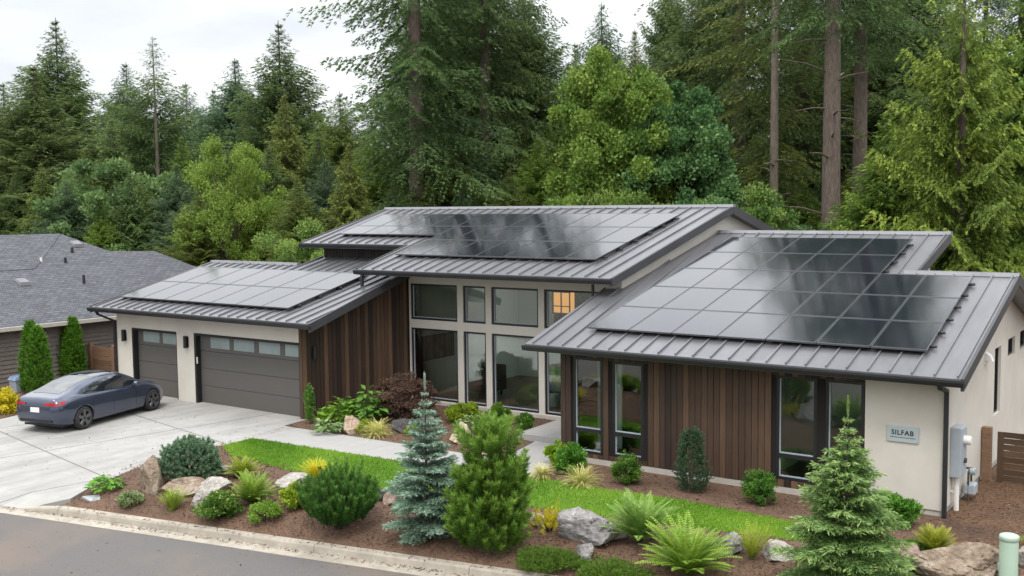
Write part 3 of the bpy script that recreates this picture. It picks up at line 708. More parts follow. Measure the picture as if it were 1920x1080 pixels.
# ------------------------------------------------------------------ the house
H0 = (-18.0, 22.0, 0.0)
house = empty('modern_house', H0, 'low modern house with dark timber cladding, beige stucco and charcoal standing seam roofs', 'house')
house['world'] = H0
YF = 21.05
def cells(mb, a0, a1, z0, z1, ops, fn):
    """wall between a0..a1, z0..z1 minus openings; fn(mb, a, b, c, d) emits one cell"""
    A = sorted({a0, a1, *[v for o in ops for v in (o[0], o[1]) if a0 < v < a1]})
    Z = sorted({z0, z1, *[v for o in ops for v in (o[2], o[3]) if z0 < v < z1]})
    for i in range(len(A)-1):
        for j in range(len(Z)-1):
            ca = (A[i]+A[i+1])/2; cz = (Z[j]+Z[j+1])/2
            if not any(o[0] < ca < o[1] and o[2] < cz < o[3] for o in ops):
                fn(mb, A[i], A[i+1], Z[j], Z[j+1])
# roof planes
def zR(x, y): return 2.78 + .3126*(y-20.5)
def zC(x, y): return 4.16 + .3336*(y-23.3)
def zG(x, y): return 2.84 + .2864*(y-20.5)
zRb = lambda x, y: zR(x, 25.55) - .3126*(y-25.55)
zR2b = lambda x, y: zR(x, 28.2) - .3126*(y-28.2)
zCb = lambda x, y: zC(x, 28.56) - .3336*(y-28.56)
zGb = lambda x, y: zG(x, 24.91) - .2864*(y-24.91)

def clip_seg(poly, p, d):
    """parameter interval of line p + t d inside a (possibly concave) polygon"""
    ts = []
    n = len(poly)
    for i in range(n):
        a = poly[i]; b = poly[(i+1)%n]
        ex, ey = b[0]-a[0], b[1]-a[1]
        det = d[0]*(-ey) + ex*d[1]
        if abs(det) < 1e-9: continue
        t = ((a[0]-p[0])*(-ey) + ex*(a[1]-p[1]))/det
        s = (d[0]*(a[1]-p[1]) - d[1]*(a[0]-p[0]))/det
        if 0 <= s < 1: ts.append(t)
    ts.sort()
    return [(ts[i], ts[i+1]) for i in range(0, len(ts)-1, 2)]

def roof_slab(poly, zf, k, seam0, seam1, step=.41, thick=.16, name='roof'):
    mb = MB()
    mb.prism([(x,y,zf(x,y)-thick) for x,y in poly], [(x,y,zf(x,y)) for x,y in poly])
    y0 = min(p[1] for p in poly)
    xx = seam0
    while xx < seam1:
        for t0, t1 in clip_seg(poly, (xx, y0), (k, 1.0)):
            t0 += .03; t1 -= .03
            if t1-t0 < .1: continue
            a = (xx+k*t0, y0+t0); b = (xx+k*t1, y0+t1); w = .014
            mb.hexa([(a[0]-w,a[1],zf(*a)-.005),(a[0]+w,a[1],zf(*a)-.005),(b[0]+w,b[1],zf(*b)-.005),(b[0]-w,b[1],zf(*b)-.005)],
                    [(a[0]-w,a[1],zf(*a)+.045),(a[0]+w,a[1],zf(*a)+.045),(b[0]+w,b[1],zf(*b)+.045),(b[0]-w,b[1],zf(*b)+.045)])
        xx += step
    return mb.build(name, M['roof'], house)
def edge_trim(parent, a, b, zf, name='fascia', out=(0,0), w=.05, up=.03, down=.2, mat='fascia'):
    """board along roof edge a-b (plan points) standing just outside it"""
    mb = MB(); ox, oy = out
    A = [(a[0],a[1]), (b[0],b[1]), (b[0]+ox*w,b[1]+oy*w), (a[0]+ox*w,a[1]+oy*w)]
    zz = [zf(*a), zf(*b), zf(*b), zf(*a)]
    mb.prism([(p[0],p[1],z-down) for p,z in zip(A,zz)], [(p[0],p[1],z+up) for p,z in zip(A,zz)])
    return mb.build(name, M[mat], parent)
def gutter(parent, x0, x1, y, z):
    mb = MB()
    prof = [(0,-.02),(0,-.14),(-.09,-.14),(-.125,-.06),(-.125,-.015),(-.11,-.015),(-.105,-.06),(-.02,-.06)]
    mb.prism([(x0, y-.003+a, z+b) for a,b in prof], [(x1, y-.003+a, z+b) for a,b in prof])
    return mb.build('gutter', M['dark_metal'], parent)
def ridge_cap(parent, a, b, z):
    mb = MB(); mb.hexa([(a[0],a[1]-.13,z-.02),(b[0],b[1]-.13,z-.02),(b[0],b[1]+.13,z-.02),(a[0],a[1]+.13,z-.02)],
                       [(a[0],a[1]-.10,z+.065),(b[0],b[1]-.10,z+.065),(b[0],b[1]+.10,z+.065),(a[0],a[1]+.10,z+.065)])
    return mb.build('ridge_cap', M['ridge'], parent)

# right wing roof: front slope with a step, two back slopes
polyR = [(-14.2,20.5),(-4.5,20.5),(-4.5,25.55),(-6.66,25.55),(-6.56,28.2),(-12.80,28.2),(-13.52,23.95),(-14.05,23.9)]
rR = roof_slab(polyR, zR, .0, -14.0, -4.55)
for (p, q, o) in (((-4.5,20.45),(-4.5,25.55),(1,0)), ((-6.66,25.7),(-6.56,28.2),(1,0))): edge_trim(rR, p, q, zR, out=o, w=.06)
gutter(rR, -14.22, -4.44, 20.5, zR(0,20.5))
ridge_cap(rR, (-6.9,25.58), (-4.44,25.58), zR(0,25.55)); ridge_cap(rR, (-12.78,28.22), (-6.5,28.22), zR(0,28.2))
rb = roof_slab([(-6.62,25.56),(-4.5,25.56),(-4.5,31.2),(-6.62,31.2)], zRb, 0, -6.3, -4.6)
edge_trim(rb, (-4.5,25.56), (-4.5,31.2), zRb, out=(1,0), w=.06)
rb2 = roof_slab([(-12.8,28.21),(-9.3,28.21),(-9.3,31.2),(-12.3,31.2)], zR2b, 0, -12.3, -9.4)
# centre roof
polyC = [(-22.25,23.3),(-13.48,23.3),(-12.54,28.56),(-25.7,28.56),(-26.65,25.28),(-21.92,25.28)]
rC = roof_slab(polyC, zC, .18, -27.4, -13.5)
edge_trim(rC, (-13.48,23.25), (-12.54,28.56), zC, out=(1,0), w=.06, down=.19)
gutter(rC, -22.28, -13.42, 23.3, zC(0,23.3)); gutter(rC, -26.68, -21.94, 25.28, zC(0,25.28))
edge_trim(rC, (-22.25,23.3), (-21.92,25.25), zC, out=(-1,0), w=.03, down=.15); edge_trim(rC, (-26.65,25.28), (-25.7,28.56), zC, out=(-1,0), w=.05)
ridge_cap(rC, (-25.75,28.58), (-12.47,28.58), zC(0,28.56))
rCb = roof_slab([(-25.7,28.57),(-20.6,28.57),(-20.0,33.6),(-24.8,33.6)], zCb, .18, -25.6, -20.6)
roof_slab([(-15.4,28.57),(-12.54,28.57),(-11.7,33.6),(-14.6,33.6)], zCb, .18, -15.3, -12.6)
roof_slab([(-20.59,28.57),(-15.41,28.57),(-15.35,28.9),(-20.55,28.9)], zCb, .18, -40, -39)
mb = MB(); mb.prism([(x,y,zCb(x,y)-.06) for x,y in ((-20.53,28.91),(-15.36,28.91),(-14.65,33.5),(-20.03,33.5))], [(x,y,zCb(x,y)-.04) for x,y in ((-20.53,28.91),(-15.36,28.91),(-14.65,33.5),(-20.03,33.5))]); mb.build('added_skylight', M['glass'], house)  # unseen glazed opening added behind the ridge to brighten the living room
edge_trim(rCb, (-12.54,28.57), (-11.7,33.6), zCb, out=(1,0), w=.06, down=.22)
# garage roof
polyG = [(-31.59,20.5),(-21.38,20.5),(-21.45,24.74),(-21.6,25.75),(-26.15,25.75),(-26.32,24.91),(-30.79,24.91)]
rG = roof_slab(polyG, zG, .15, -32.2, -21.4)
edge_trim(rG, (-21.38,20.45), (-21.45,24.74), zG, out=(1,0), w=.06, down=.22); edge_trim(rG, (-31.59,20.5), (-30.79,24.91), zG, out=(-1,0), w=.05)
gutter(rG, -31.63, -21.32, 20.5, zG(0,20.5)); ridge_cap(rG, (-30.82,24.93), (-26.4,24.93), zG(0,24.91))
rGb = roof_slab([(-30.79,24.92),(-26.34,24.92),(-26.34,29.5),(-30.0,29.5)], zGb, .0, -30.5, -26.4)

# garage walls
DOORS = [(-30.2,-27.9,-.1,2.17), (-27.05,-22.40,-.1,2.19)]
mb = MB(); cells(mb, -31.0, -22.3, 0, 2.72, DOORS, lambda m,a,b,c,d: m.box(a,b,YF,YF+.2,c,d))
mb.prism([(-31.0,21.25,0),(-30.8,21.25,0),(-30.2,29,0),(-30.4,29,0)], [(-31.0,21.25,2.8),(-30.8,21.25,2.8),(-30.2,29,2.8),(-30.4,29,2.8)])
mb.build('wall', M['stucco'], house)
def garage_door(x0, x1, zt, npane, lite):
    mb = MB(); y = YF+.17
    for i in range(4):
        z0 = i*zt/4+.008 if i else .012; z1 = (i+1)*zt/4-.004
        if i < 3: mb.box(x0+.003, x1-.003, y, y+.05, z0, z1)
        else:
            ops = [(a, b, z0+.10, z1-.09) for a, b in lite]
            cells(mb, x0+.003, x1-.003, z0, z1, ops, lambda m,a,b,c,d: m.box(a,b,y,y+.05,c,d))
    d = mb.build('garage_door', M['garage_door'], house)
    for a, b in lite:
        g = MB(); g.box(a-.01,b+.01,y+.012,y+.03,3*zt/4+.10,zt-.09); g.build('pane', M['frosted'], d)
    j = MB(); t = .11
    j.box(x0-.002,x0+.09,YF-.004,y-.002,0,zt); j.box(x1-.04,x1+.002,YF+.01,y-.002,0,zt); j.box(x0+.09,x1-.04,YF-.004,y-.002,zt-.05,zt+.002)
    j.build('door_frame', M['black'], d)
    return d
garage_door(-30.2, -27.9, 2.15, 2, [(-29.85,-29.0),(-28.85,-28.02)])
garage_door(-27.05, -22.40, 2.17, 4, [(-26.5,-25.6),(-25.42,-24.5),(-24.3,-23.38),(-23.18,-22.44)])
# dark floor inside the garage so that nothing shows under the doors
# timber cladding helper: separate boards on a dark backing
def boards_front(mb, x0, x1, y, zb, zt, ops=(), w=.145, gap=.012):
    x = x0
    while x < x1-.02:
        xe = min(x+w, x1); mb.cur = float(rng.beta(1.5,1.7)); dy = rng.uniform(0,.006)
        segs = [(zb, zt(x) if callable(zt) else zt)]
        for o in ops:
            if o[0] < xe-.001 and o[1] > x+.001:
                new = []
                for s in segs:
                    if o[3] <= s[0] or o[2] >= s[1]: new.append(s); continue
                    if o[2] > s[0]: new.append((s[0], o[2]))
                    if o[3] < s[1]: new.append((o[3], s[1]))
                segs = new
        for s in segs:
            if s[1]-s[0] > .02: mb.box(x, xe-gap, y-.022+dy, y, s[0], s[1])
        x = xe
mb = MB(); mb2 = MB()
A = Vector((-22.28,21.05,0)); B = Vector((-21.55,24.8,0)); d = (B-A); Ln = d.length; d /= Ln; nrm = Vector((d.y,-d.x,0))
s = 0
while s < Ln-.02:
    e = min(s+.145, Ln); mb.cur = float(rng.beta(1.5,1.7)); o_ = nrm*rng.uniform(.016,.022)
    p = A+d*s; q = A+d*(e-.012); zt = lambda v: zG(v.x, v.y)-.17
    mb.hexa([p, p+o_, q+o_, q], [(p.x,p.y,zt(p)),(p.x+o_.x,p.y+o_.y,zt(p)),(q.x+o_.x,q.y+o_.y,zt(q)),(q.x,q.y,zt(q))])
    s = e
boards_front(mb, -22.385, -22.265, YF-.002, .0, 2.72, w=.12)
mb.build('timber_cladding', M['cladding'], house)
p, q = A-nrm*.004, B-nrm*.004; o_ = -nrm*.15
mb2.hexa([p, q, q+o_, p+o_], [(v.x,v.y,zG(v.x,v.y)-.18) for v in (p,q,q+o_,p+o_)])
mb2.build('wall', M['backing'], house)
# wall lamps
for x, z, mt in ((-30.56,1.9,0), (-27.38,1.89,0), (-21.98,1.89,1)):
    mb = MB()
    if mt == 0:
        mb.box(x-.07,x+.07,YF-.02,YF-.001,z-.17,z+.17); l = mb.build('wall_lamp', M['black'], house)
        s2 = MB(); s2.lathe([(.0,-.19),(.055,-.19),(.055,.19),(.0,.19)], (x, YF-.085, z), n=14); s2.build('lamp_shade', M['black'], l, smooth=False)
    else:
        c = A + d*.35 + nrm*.03
        mb.box(c.x-.03,c.x+.02,c.y-.06,c.y+.06,z-.17,z+.17); l = mb.build('wall_lamp', M['black'], house)
        s2 = MB(); s2.lathe([(.0,-.19),(.055,-.19),(.055,.19),(.0,.19)], (c.x+.075, c.y, z), n=14); s2.build('lamp_shade', M['black'], l)
mb = MB(); mb.box(-27.0,-26.93,YF+.0,YF+.03,1.24,1.44); mb.build('door_keypad', M['white_plastic'], house)

# centre block: dark corner, window wall, dark clerestory wall
YC = 24.8
mb = MB(); boards_front(mb, -22.0, -21.52, YC-.03, 0, 4.2); mb.cur=.2
x = -26.05
while x < -21.6:
    mb.cur = float(rng.uniform(0,1)); mb.box(x, min(x+.145,-21.6)-.012, 25.73, 25.75, zG(0,25.75)-.1, 4.72); x += .145
mb.build('timber_cladding', M['dark_timber'], house)
mb = MB(); mb.box(-26.05,-21.6,25.752,25.9,4.0,4.72); mb.box(-26.05,-25.9,25.9,31,3.6,4.72); mb.box(-22.0,-21.5,YC-.028,YC+.1,0,4.2); mb.build('wall', M['backing'], house)
WC = []
XS = [(-21.44,-19.62),(-19.40,-18.57),(-18.36,-16.72),(-16.52,-14.6)]
for a, b in XS: WC += [(a,b,2.57,3.67), (a,b,.12,2.31)]
mb = MB(); cells(mb, -21.52, -14.0, .0, 4.22, WC, lambda m,a,b,c,dd: m.box(a,b,YC,YC+.16,c,dd)); 
mb.build('window_wall', M['trim_beige'], house)
mb = MB(); mb.box(-21.5,-14.0,YC-.05,YC-.002,0,.10); mb.build('wall_base', M['concrete'], house)
def window(x0, x1, z0, z1, y, parent, glass='glass', bar=None, fr=.06, dep=.09):
    mb = MB(); yy = y+.035
    mb.box(x0+.002,x0+fr,yy,yy+dep,z0+.002,z1-.002); mb.box(x1-fr,x1-.002,yy,yy+dep,z0+.002,z1-.002)
    mb.box(x0+fr,x1-fr,yy,yy+dep,z0+.002,z0+fr); mb.box(x0+fr,x1-fr,yy,yy+dep,z1-fr,z1-.002)
    if bar: mb.box(x0+fr,x1-fr,yy-.01,yy+dep,bar-.045,bar+.045)
    w = mb.build('window', M['black'], parent)
    bd = MB(); zs = [(z0+fr, (bar-.045) if bar else z1-fr)] + ([(bar+.045, z1-fr)] if bar else [])
    for a, b in zs:
        g = MB(); g.box(x0+fr-.004,x1-fr+.004,yy+.05,yy+.056,a-.004,b+.004); g.build('pane', M[glass], w)
        t = .022
        bd.box(x0+fr,x0+fr+t,yy+.02,yy+.048,a,b); bd.box(x0+fr+t,x1-fr,yy+.02,yy+.048,a,a+t)
    bd.build('glazing_bead', M['grey_box'], w)
    return w
for a, b in XS:
    window(a, b, 2.57, 3.67, YC, house, 'glass'); window(a, b, .12, 2.31, YC, house, 'glass')
# beige right side wall of the centre block and its short front return
def zCw(x, y): return (zC(x,y) if y < 28.56 else zCb(x,y)) - .17
P0 = Vector((-13.56,23.98,0)); 
def side(y): return -13.56 + .172*(y-23.98)
mb = MB()
ys = [23.98, 28.56, 33.0]
for y0, y1 in zip(ys[:-1], ys[1:]):
    a0, a1 = side(y0), side(y1)
    mb.hexa([(a0-.2,y0,2.5),(a0,y0,2.5),(a1,y1,2.5),(a1-.2,y1,2.5)], [(a0-.2,y0,zCw(a0,y0)),(a0,y0,zCw(a0,y0)),(a1,y1,zCw(a1,y1)),(a1-.2,y1,zCw(a1,y1))])
mb.box(-14.25,-13.765,23.985,24.15,2.5,zCw(0,23.98)); mb.box(-14.25,-14.1,24.152,24.8,2.5,4.2)
mb.build('wall', M['stucco'], house)
# right wing front
WIN = [(-13.22,-12.42,.22,2.49,.77), (-12.16,-11.36,.24,2.46,.78), (-8.24,-7.38,.28,2.47,.79), (-7.2,-6.42,.28,2.48,.8)]
ops = [w[:4] for w in WIN]
mb = MB(); boards_front(mb, -13.55, -6.40, YF-.005, .14, 2.72, ops); mb.build('timber_cladding', M['cladding'], house)
mb = MB(); cells(mb, -13.54, -6.405, .13, 2.72, ops, lambda m,a,b,c,dd: m.box(a,b,YF,YF+.12,c,dd)); mb.box(-13.54,-13.42,YF+.12,24.7,.13,2.72); mb.build('wall', M['backing'], house)
for w in WIN: window(w[0], w[1], w[2], w[3], YF-.03, house, 'glass', bar=w[4], fr=.065)
def gable(y): return (zR(0,y) if y < 25.55 else zRb(0,y)) - .165
mb = MB(); mb.box(-6.40,-4.9,YF-.015,YF+.18,.12,2.74)
sl = [(25.5,26.18,1.2,2.72), (26.95,27.8,2.34,2.77), (28.42,29.3,2.36,2.80)]
ysp = sorted({YF+.18, 25.55, 31.0, *[v for o in sl for v in o[:2]]})
for y0, y1 in zip(ysp[:-1], ysp[1:]):
    segs = [(.12, None)]
    for o in sl:
        if o[0] <= (y0+y1)/2 <= o[1]: segs = [(.12, o[2]), (o[3], None)]
    for a, b in segs:
        t0 = gable(y0) if b is None else b; t1 = gable(y1) if b is None else b
        mb.hexa([(-5.08,y0,a),(-4.9,y0,a),(-4.9,y1,a),(-5.08,y1,a)], [(-5.08,y0,t0),(-4.9,y0,t0),(-4.9,y1,t1),(-5.08,y1,t1)])
mb.build('wall', M['stucco'], house)
for o in sl:
    mb = MB(); x = -4.96; f = .05
    mb.box(x-.08,x,o[0]+.002,o[0]+f,o[2]+.002,o[3]-.002); mb.box(x-.08,x,o[1]-f,o[1]-.002,o[2]+.002,o[3]-.002)
    mb.box(x-.08,x,o[0]+f,o[1]-f,o[2]+.002,o[2]+f); mb.box(x-.08,x,o[0]+f,o[1]-f,o[3]-f,o[3]-.002)
    w = mb.build('window', M['black'], house); g = MB(); g.box(x-.045,x-.04,o[0]+f-.003,o[1]-f+.003,o[2]+f-.003,o[3]-f+.003); g.build('pane', M['glass_dark'], w)
# upper right wall under the stepped roof
mb = MB(); mb.hexa([(-7.1,25.6,2.6),(-6.95,25.6,2.6),(-6.95,28.1,2.6),(-7.1,28.1,2.6)], [(-7.1,25.6,4.1),(-6.95,25.6,4.1),(-6.95,28.1,4.9),(-7.1,28.1,4.9)]); mb.build('wall', M['stucco'], house)
# foundation
mb = MB(); mb.box(-13.5,-6.42,YF-.03,YF+.1,-.1,.128); mb.box(-6.42,-4.93,YF+.01,YF+.15,-.1,.118); mb.box(-5.06,-4.93,YF+.15,31,-.1,.118); mb.build('foundation', M['concrete'], house)
# back and hidden walls that close the rooms
mb = MB(); mb.box(-12.3,-6.95,28.0,28.1,2.6,4.95); mb.box(-30.3,-21.6,28.9,29.05,0,2.9); mb.box(-25.9,-21.4,32.6,32.75,0,4.4); mb.box(-21.4,-21.28,30.5,32.6,0,4.4); mb.box(-14.15,-12.5,30.5,30.65,0,4.4); mb.box(-12.3,-5.1,30.95,31.1,0,2.6); mb.box(-25.9,-25.75,29.06,32.6,0,4.4)
mb.build('wall', M['stucco'], house)
# downspouts
def downspout(pts, r=.04, parent=house):
    mb = MB()
    for a, b in zip(pts[:-1], pts[1:]): mb.beam(a, b, r*2, r*1.7, up=(0,1,0) if abs(a[2]-b[2]) > .3 and abs(a[0]-b[0])+abs(a[1]-b[1]) < .05 else (0,0,1))
    return mb.build('downspout', M['dark_metal'], parent)
downspout([(-4.86,20.42,2.68),(-4.86,20.5,2.58),(-4.86,20.98,2.46),(-4.86,20.98,.0)])
downspout([(-21.98,23.25,4.06),(-21.98,23.25,3.62)])
downspout([(-14.2,23.6,4.05),(-14.2,23.6,3.6)], .03)
downspout([(-31.2,20.42,2.74),(-31.2,20.5,2.6),(-31.05,21.0,2.35),(-31.05,21.0,0)])
mb = MB(); mb.lathe([(0,-.0),(.07,0),(.07,.05),(.04,.12),(0,.12)], (-4.95,20.85,2.5), n=12); mb.build('flood_light', M['grey_box'], house, smooth=True)
mb = MB(); mb.box(-4.9,-4.87,24.42,24.64,2.5,2.76); mb.prism([(-4.87,24.42,2.6),(-4.87,24.64,2.6),(-4.74,24.62,2.58),(-4.74,24.44,2.58)],[(-4.87,24.42,2.76),(-4.87,24.64,2.76),(-4.79,24.62,2.70),(-4.79,24.44,2.70)]); mb.build('vent_hood', M['white_plastic'], house)
# rooms behind the glass
mb = MB(); mb.box(-21.3,-13.9,YC+.17,30.5,.0,.06); mb.box(-13.4,-5.1,YF+.15,28,.0,.12); mb.build('interior_floor', M['int_floor'], house)
mb = MB(); mb.box(-21.45,-21.28,YC+.17,30.5,.06,4.1); cells(mb, -21.28, -14.0, .06, 4.1, [(-20.4,-18.2,1.0,3.7),(-17.8,-15.0,.3,3.7)], lambda m,a,b,c,dd: m.box(a,b,30.35,30.5,c,dd)); mb.box(-21.28,-14.0,YC+.17,28.3,4.06,4.12)  # rear openings and short ceiling added to let daylight in
mb.box(-14.3,-14.15,YC+.17,30.35,.06,4.06)
mb.box(-13.4,-5.1,26.9,27.0,.12,2.66); mb.box(-13.4,-5.1,YF+.13,26.9,2.60,2.66); mb.box(-11.0,-10.9,YF+.14,26.9,.12,2.6); mb.box(-8.7,-8.6,YF+.14,26.9,.12,2.6)
mb.build('interior_wall', M['white_wall'], house)
mb = MB(); mb.box(-13.3,-12.62,22.3,22.34,.12,2.6); mb.build('interior_curtain', M['white_wall'], house)
# interior furniture seen through the glass
o = empty('framed_picture', (-21.2,25.85,1.6), 'dark framed abstract picture on the pale wall behind the lower left living room window', 'picture'); o['world'] = (-21.2,25.85,1.6)
mb = MB(); mb.box(-21.275,-21.23,25.05,26.65,1.23,2.0); mb.build('frame', M['black'], o)
pm = surf('abstract_print', (.02,.02,.016), (.15,.14,.11), scale=2.4, rough=.7, detail=2)
mb = MB(); mb.box(-21.23,-21.222,25.10,26.60,1.28,1.95); mb.build('print', pm, o)
o = empty('armchair', (-20.0,26.6,.06), 'dark armchair standing inside behind the lower left living room window', 'armchair'); o['world'] = (-20.0,26.6,.06)
mb = MB(); mb.box(-20.45,-19.55,26.2,27.0,.2,.48); mb.build('seat', M['int_dark'], o, bevel=.05)
mb = MB(); mb.box(-20.45,-19.55,27.0,27.2,.2,1.0); mb.build('backrest', M['int_dark'], o, bevel=.05)
for sx in (-20.42,-19.62):
    mb = MB(); mb.box(sx,sx+.04,26.24,26.28,.06,.2); mb.box(sx,sx+.04,26.95,26.99,.06,.2); mb.build('leg', M['black'], o)
o = empty('potted_plant', (-17.2,26.3,.06), 'dark bushy indoor plant in a pot behind the wide living room window', 'plant'); o['world'] = (-17.2,26.3,.06)
mb = MB(); mb.lathe([(0,.06),(.16,.06),(.2,.4),(.17,.4),(0,.38)], (-17.2,26.3,0), n=16); mb.build('pot', M['grey_box'], o)
o = empty('sofa', (-17.6,28.3,.06), 'long low sofa deep inside the living room', 'sofa'); o['world'] = (-17.6,28.3,.06)
mb = MB(); mb.box(-18.8,-16.2,27.9,28.8,.1,.45); mb.build('seat', M['grey_box'], o, bevel=.06)
mb = MB(); mb.box(-18.8,-16.2,28.8,29.05,.1,.85); mb.build('backrest', M['grey_box'], o, bevel=.06)
LX, LY = -16.75, 26.2
o = empty('pendant_lantern', (LX,LY,2.9), 'glowing amber box lantern hanging behind the upper right living room window', 'lantern'); o['world'] = (LX,LY,2.9)
mb = MB(); mb.cur = .5
for xx in (-.30,-.01,.28,): mb.box(LX+xx,LX+xx+.03,LY-.17,LY-.14,2.86,3.48); mb.box(LX+xx,LX+xx+.03,LY+.14,LY+.17,2.86,3.48)
for zz in (2.85,3.06,3.47): mb.box(LX-.31,LX+.32,LY-.175,LY-.135,zz,zz+.025); mb.box(LX-.31,LX+.32,LY+.135,LY+.175,zz,zz+.025)
mb.box(LX-.005,LX+.005,LY-.005,LY+.005,3.49,4.06); mb.build('frame', M['black'], o)
mb = MB(); mb.box(LX-.27,LX+.28,LY-.13,LY+.13,2.88,3.46); mb.build('glowing_shade', M['lamp_glow'], o)

# ------------------------------------------------------------------ things on the house
sg = empty('sign', (-5.665,21.03,1.54), 'pale grey plaque with dark lettering on the beige stucco wall', 'sign'); sg['world'] = (-5.665,21.03,1.54)
mb = MB(); mb.box(-5.965,-5.365,21.005,21.028,1.375,1.70); mb.build('plate', M['sign'], sg, bevel=.004)
for (bxx, bzz) in ((-5.94,1.675),(-5.39,1.675),(-5.94,1.40),(-5.39,1.40)):
    mb = MB(); mb.lathe([(0,-.004),(.008,-.004),(.008,0)], (bxx,21.004,bzz), axis='y', n=10); mb.build('bolt', M['grey_box'], sg)
def text_part(body, size, loc, mat, parent, name='lettering', off=.004, bold=0.0, space=1.0):
    cu = bpy.data.curves.new(name, 'FONT'); cu.body = body; cu.size = size; cu.align_x = 'CENTER'; cu.align_y = 'CENTER'; cu.extrude = .0015; cu.offset = bold; cu.space_character = space
    to = bpy.data.objects.new(name, cu); COL.objects.link(to)
    dg = bpy.context.evaluated_depsgraph_get(); me = bpy.data.meshes.new_from_object(to.evaluated_get(dg))
    COL.objects.unlink(to); bpy.data.objects.remove(to)
    me.transform(Matrix.Rotation(R(90), 4, 'X'))
    o = link_mesh(name, me, mat, parent); wl = Vector(parent['world']); o.location = Vector(loc)-wl
    return o
text_part('SILFAB', .132, (-5.665,21.001,1.558), M['ink'], sg, bold=.003, space=1.12)
mb = MB()
xx = -5.90
while xx < -5.44:
    w_ = rng.uniform(.012,.03); mb.box(xx, xx+w_, 21.0,21.0045, 1.462,1.474); xx += w_+.007
mb.build('small_print', M['ink'], sg)

em = empty('electric_meter', (-4.9,21.8,.66), 'grey electric meter cabinet with round dial on the side wall by the gate', 'meter'); em['world'] = (-4.9,21.8,.66)
mb = MB(); mb.box(-4.898,-4.70,21.52,21.95,.68,1.66); mb.build('cabinet', M['grey_box'], em, bevel=.012)
mb = MB(); mb.box(-4.70,-4.685,21.55,21.92,.71,1.63); mb.build('cabinet_door', M['grey_box'], em)
mb = MB(); mb.tube([(-4.69,21.735,1.40),(-4.60,21.735,1.40),(-4.56,21.735,1.40)], [.09,.09,.075], n=20); mb.build('dial', M['white_plastic'], em)
mb = MB(); mb.tube([(-4.69,21.735,1.0),(-4.64,21.735,1.0)], [.05,.05], n=14); mb.build('knob', M['int_dark'], em)
mb = MB(); mb.tube([(-4.80,21.66,.69),(-4.80,21.66,-.05)], [.05,.05], n=14); mb.box(-4.898,-4.80,21.63,21.69,.36,.39); mb.build('conduit', M['white_plastic'], em)
gm = empty('gas_meter', (-4.8,22.55,0), 'small grey gas meter with pipes low on the side wall', 'meter'); gm['world'] = (-4.8,22.55,0)
mb = MB(); mb.box(-4.84,-4.62,22.42,22.72,.14,.36); mb.build('meter_body', M['grey_box'], gm, bevel=.03)
mb = MB(); mb.tube([(-4.75,22.44,-.05),(-4.75,22.44,.62),(-4.75,22.55,.66),(-4.75,22.68,.62),(-4.75,22.70,.36)], [.022]*5, n=8); mb.tube([(-4.89,22.55,.66),(-4.70,22.55,.66)], [.022,.022], n=8); mb.build('pipe', M['int_dark'], gm)
mb = MB(); mb.tube([(-4.76,22.56,.60),(-4.64,22.56,.60)], [.075,.075], n=16); mb.build('regulator', M['grey_box'], gm)

# solar panels
PANELS = 'solar panels on the house roofs'
ordn = ['first','second','third','fourth','fifth','sixth','seventh']
def quad_panel(c, zf, label, lift=.13):
    """c: four plan corners (front-left, front-right, back-right, back-left)"""
    cx = sum(p[0] for p in c)/4; cy = sum(p[1] for p in c)/4
    base = (cx, cy, zf(cx,cy)+lift)
    def lerp(u, v): 
        a = [c[0][k]*(1-u)*(1-v)+c[1][k]*u*(1-v)+c[2][k]*u*v+c[3][k]*(1-u)*v for k in (0,1)]; return (a[0], a[1])
    def pt(u, v, dz):
        x, y = lerp(u, v); return (x, y, zf(x,y)+lift+dz)
    gx_ = .008; fu = .02; fv = .018
    mb = MB()
    o4 = [(gx_,gx_),(1-gx_,gx_),(1-gx_,1-gx_),(gx_,1-gx_)]; i4 = [(gx_+fu,gx_+fv),(1-gx_-fu,gx_+fv),(1-gx_-fu,1-gx_-fv),(gx_+fu,1-gx_-fv)]
    for k in range(4):
        k2 = (k+1)%4
        mb.hexa([pt(*o4[k],-.035),pt(*o4[k2],-.035),pt(*i4[k2],-.035),pt(*i4[k],-.035)], [pt(*o4[k],.0),pt(*o4[k2],.0),pt(*i4[k2],.0),pt(*i4[k],.0)])
    root = mb.build('solar_panel', M['panel_frame'], None, loc=base); root['world'] = base
    tag(root, label, 'solar panel', PANELS)
    g = MB(); g.prism([pt(*p,-.03) for p in i4], [pt(*p,-.003) for p in i4]); g.build('cell_glass', M['cells'], root)
    return root
def rail(a, b, zf, label, lift=.085):
    mb = MB(); mb.beam((a[0],a[1],zf(*a)+lift-.03), (b[0],b[1],zf(*b)+lift-.03), .04, .05)
    for t in np.arange(.02, 1, .12):
        x = a[0]+(b[0]-a[0])*t; y = a[1]+(b[1]-a[1])*t; mb.box(x-.02,x+.02,y-.02,y+.02,zf(x,y)-.01,zf(x,y)+lift-.05)
    mb.tube([(b[0]-.02,b[1],zf(*b)+lift-.02),(b[0]+.06,b[1],zf(*b)+lift-.02)], [.03,.03], n=6)
    tag(mb.build('mounting_rail', M['rail']), label, 'mounting rail', 'mounting rails under the solar panels')
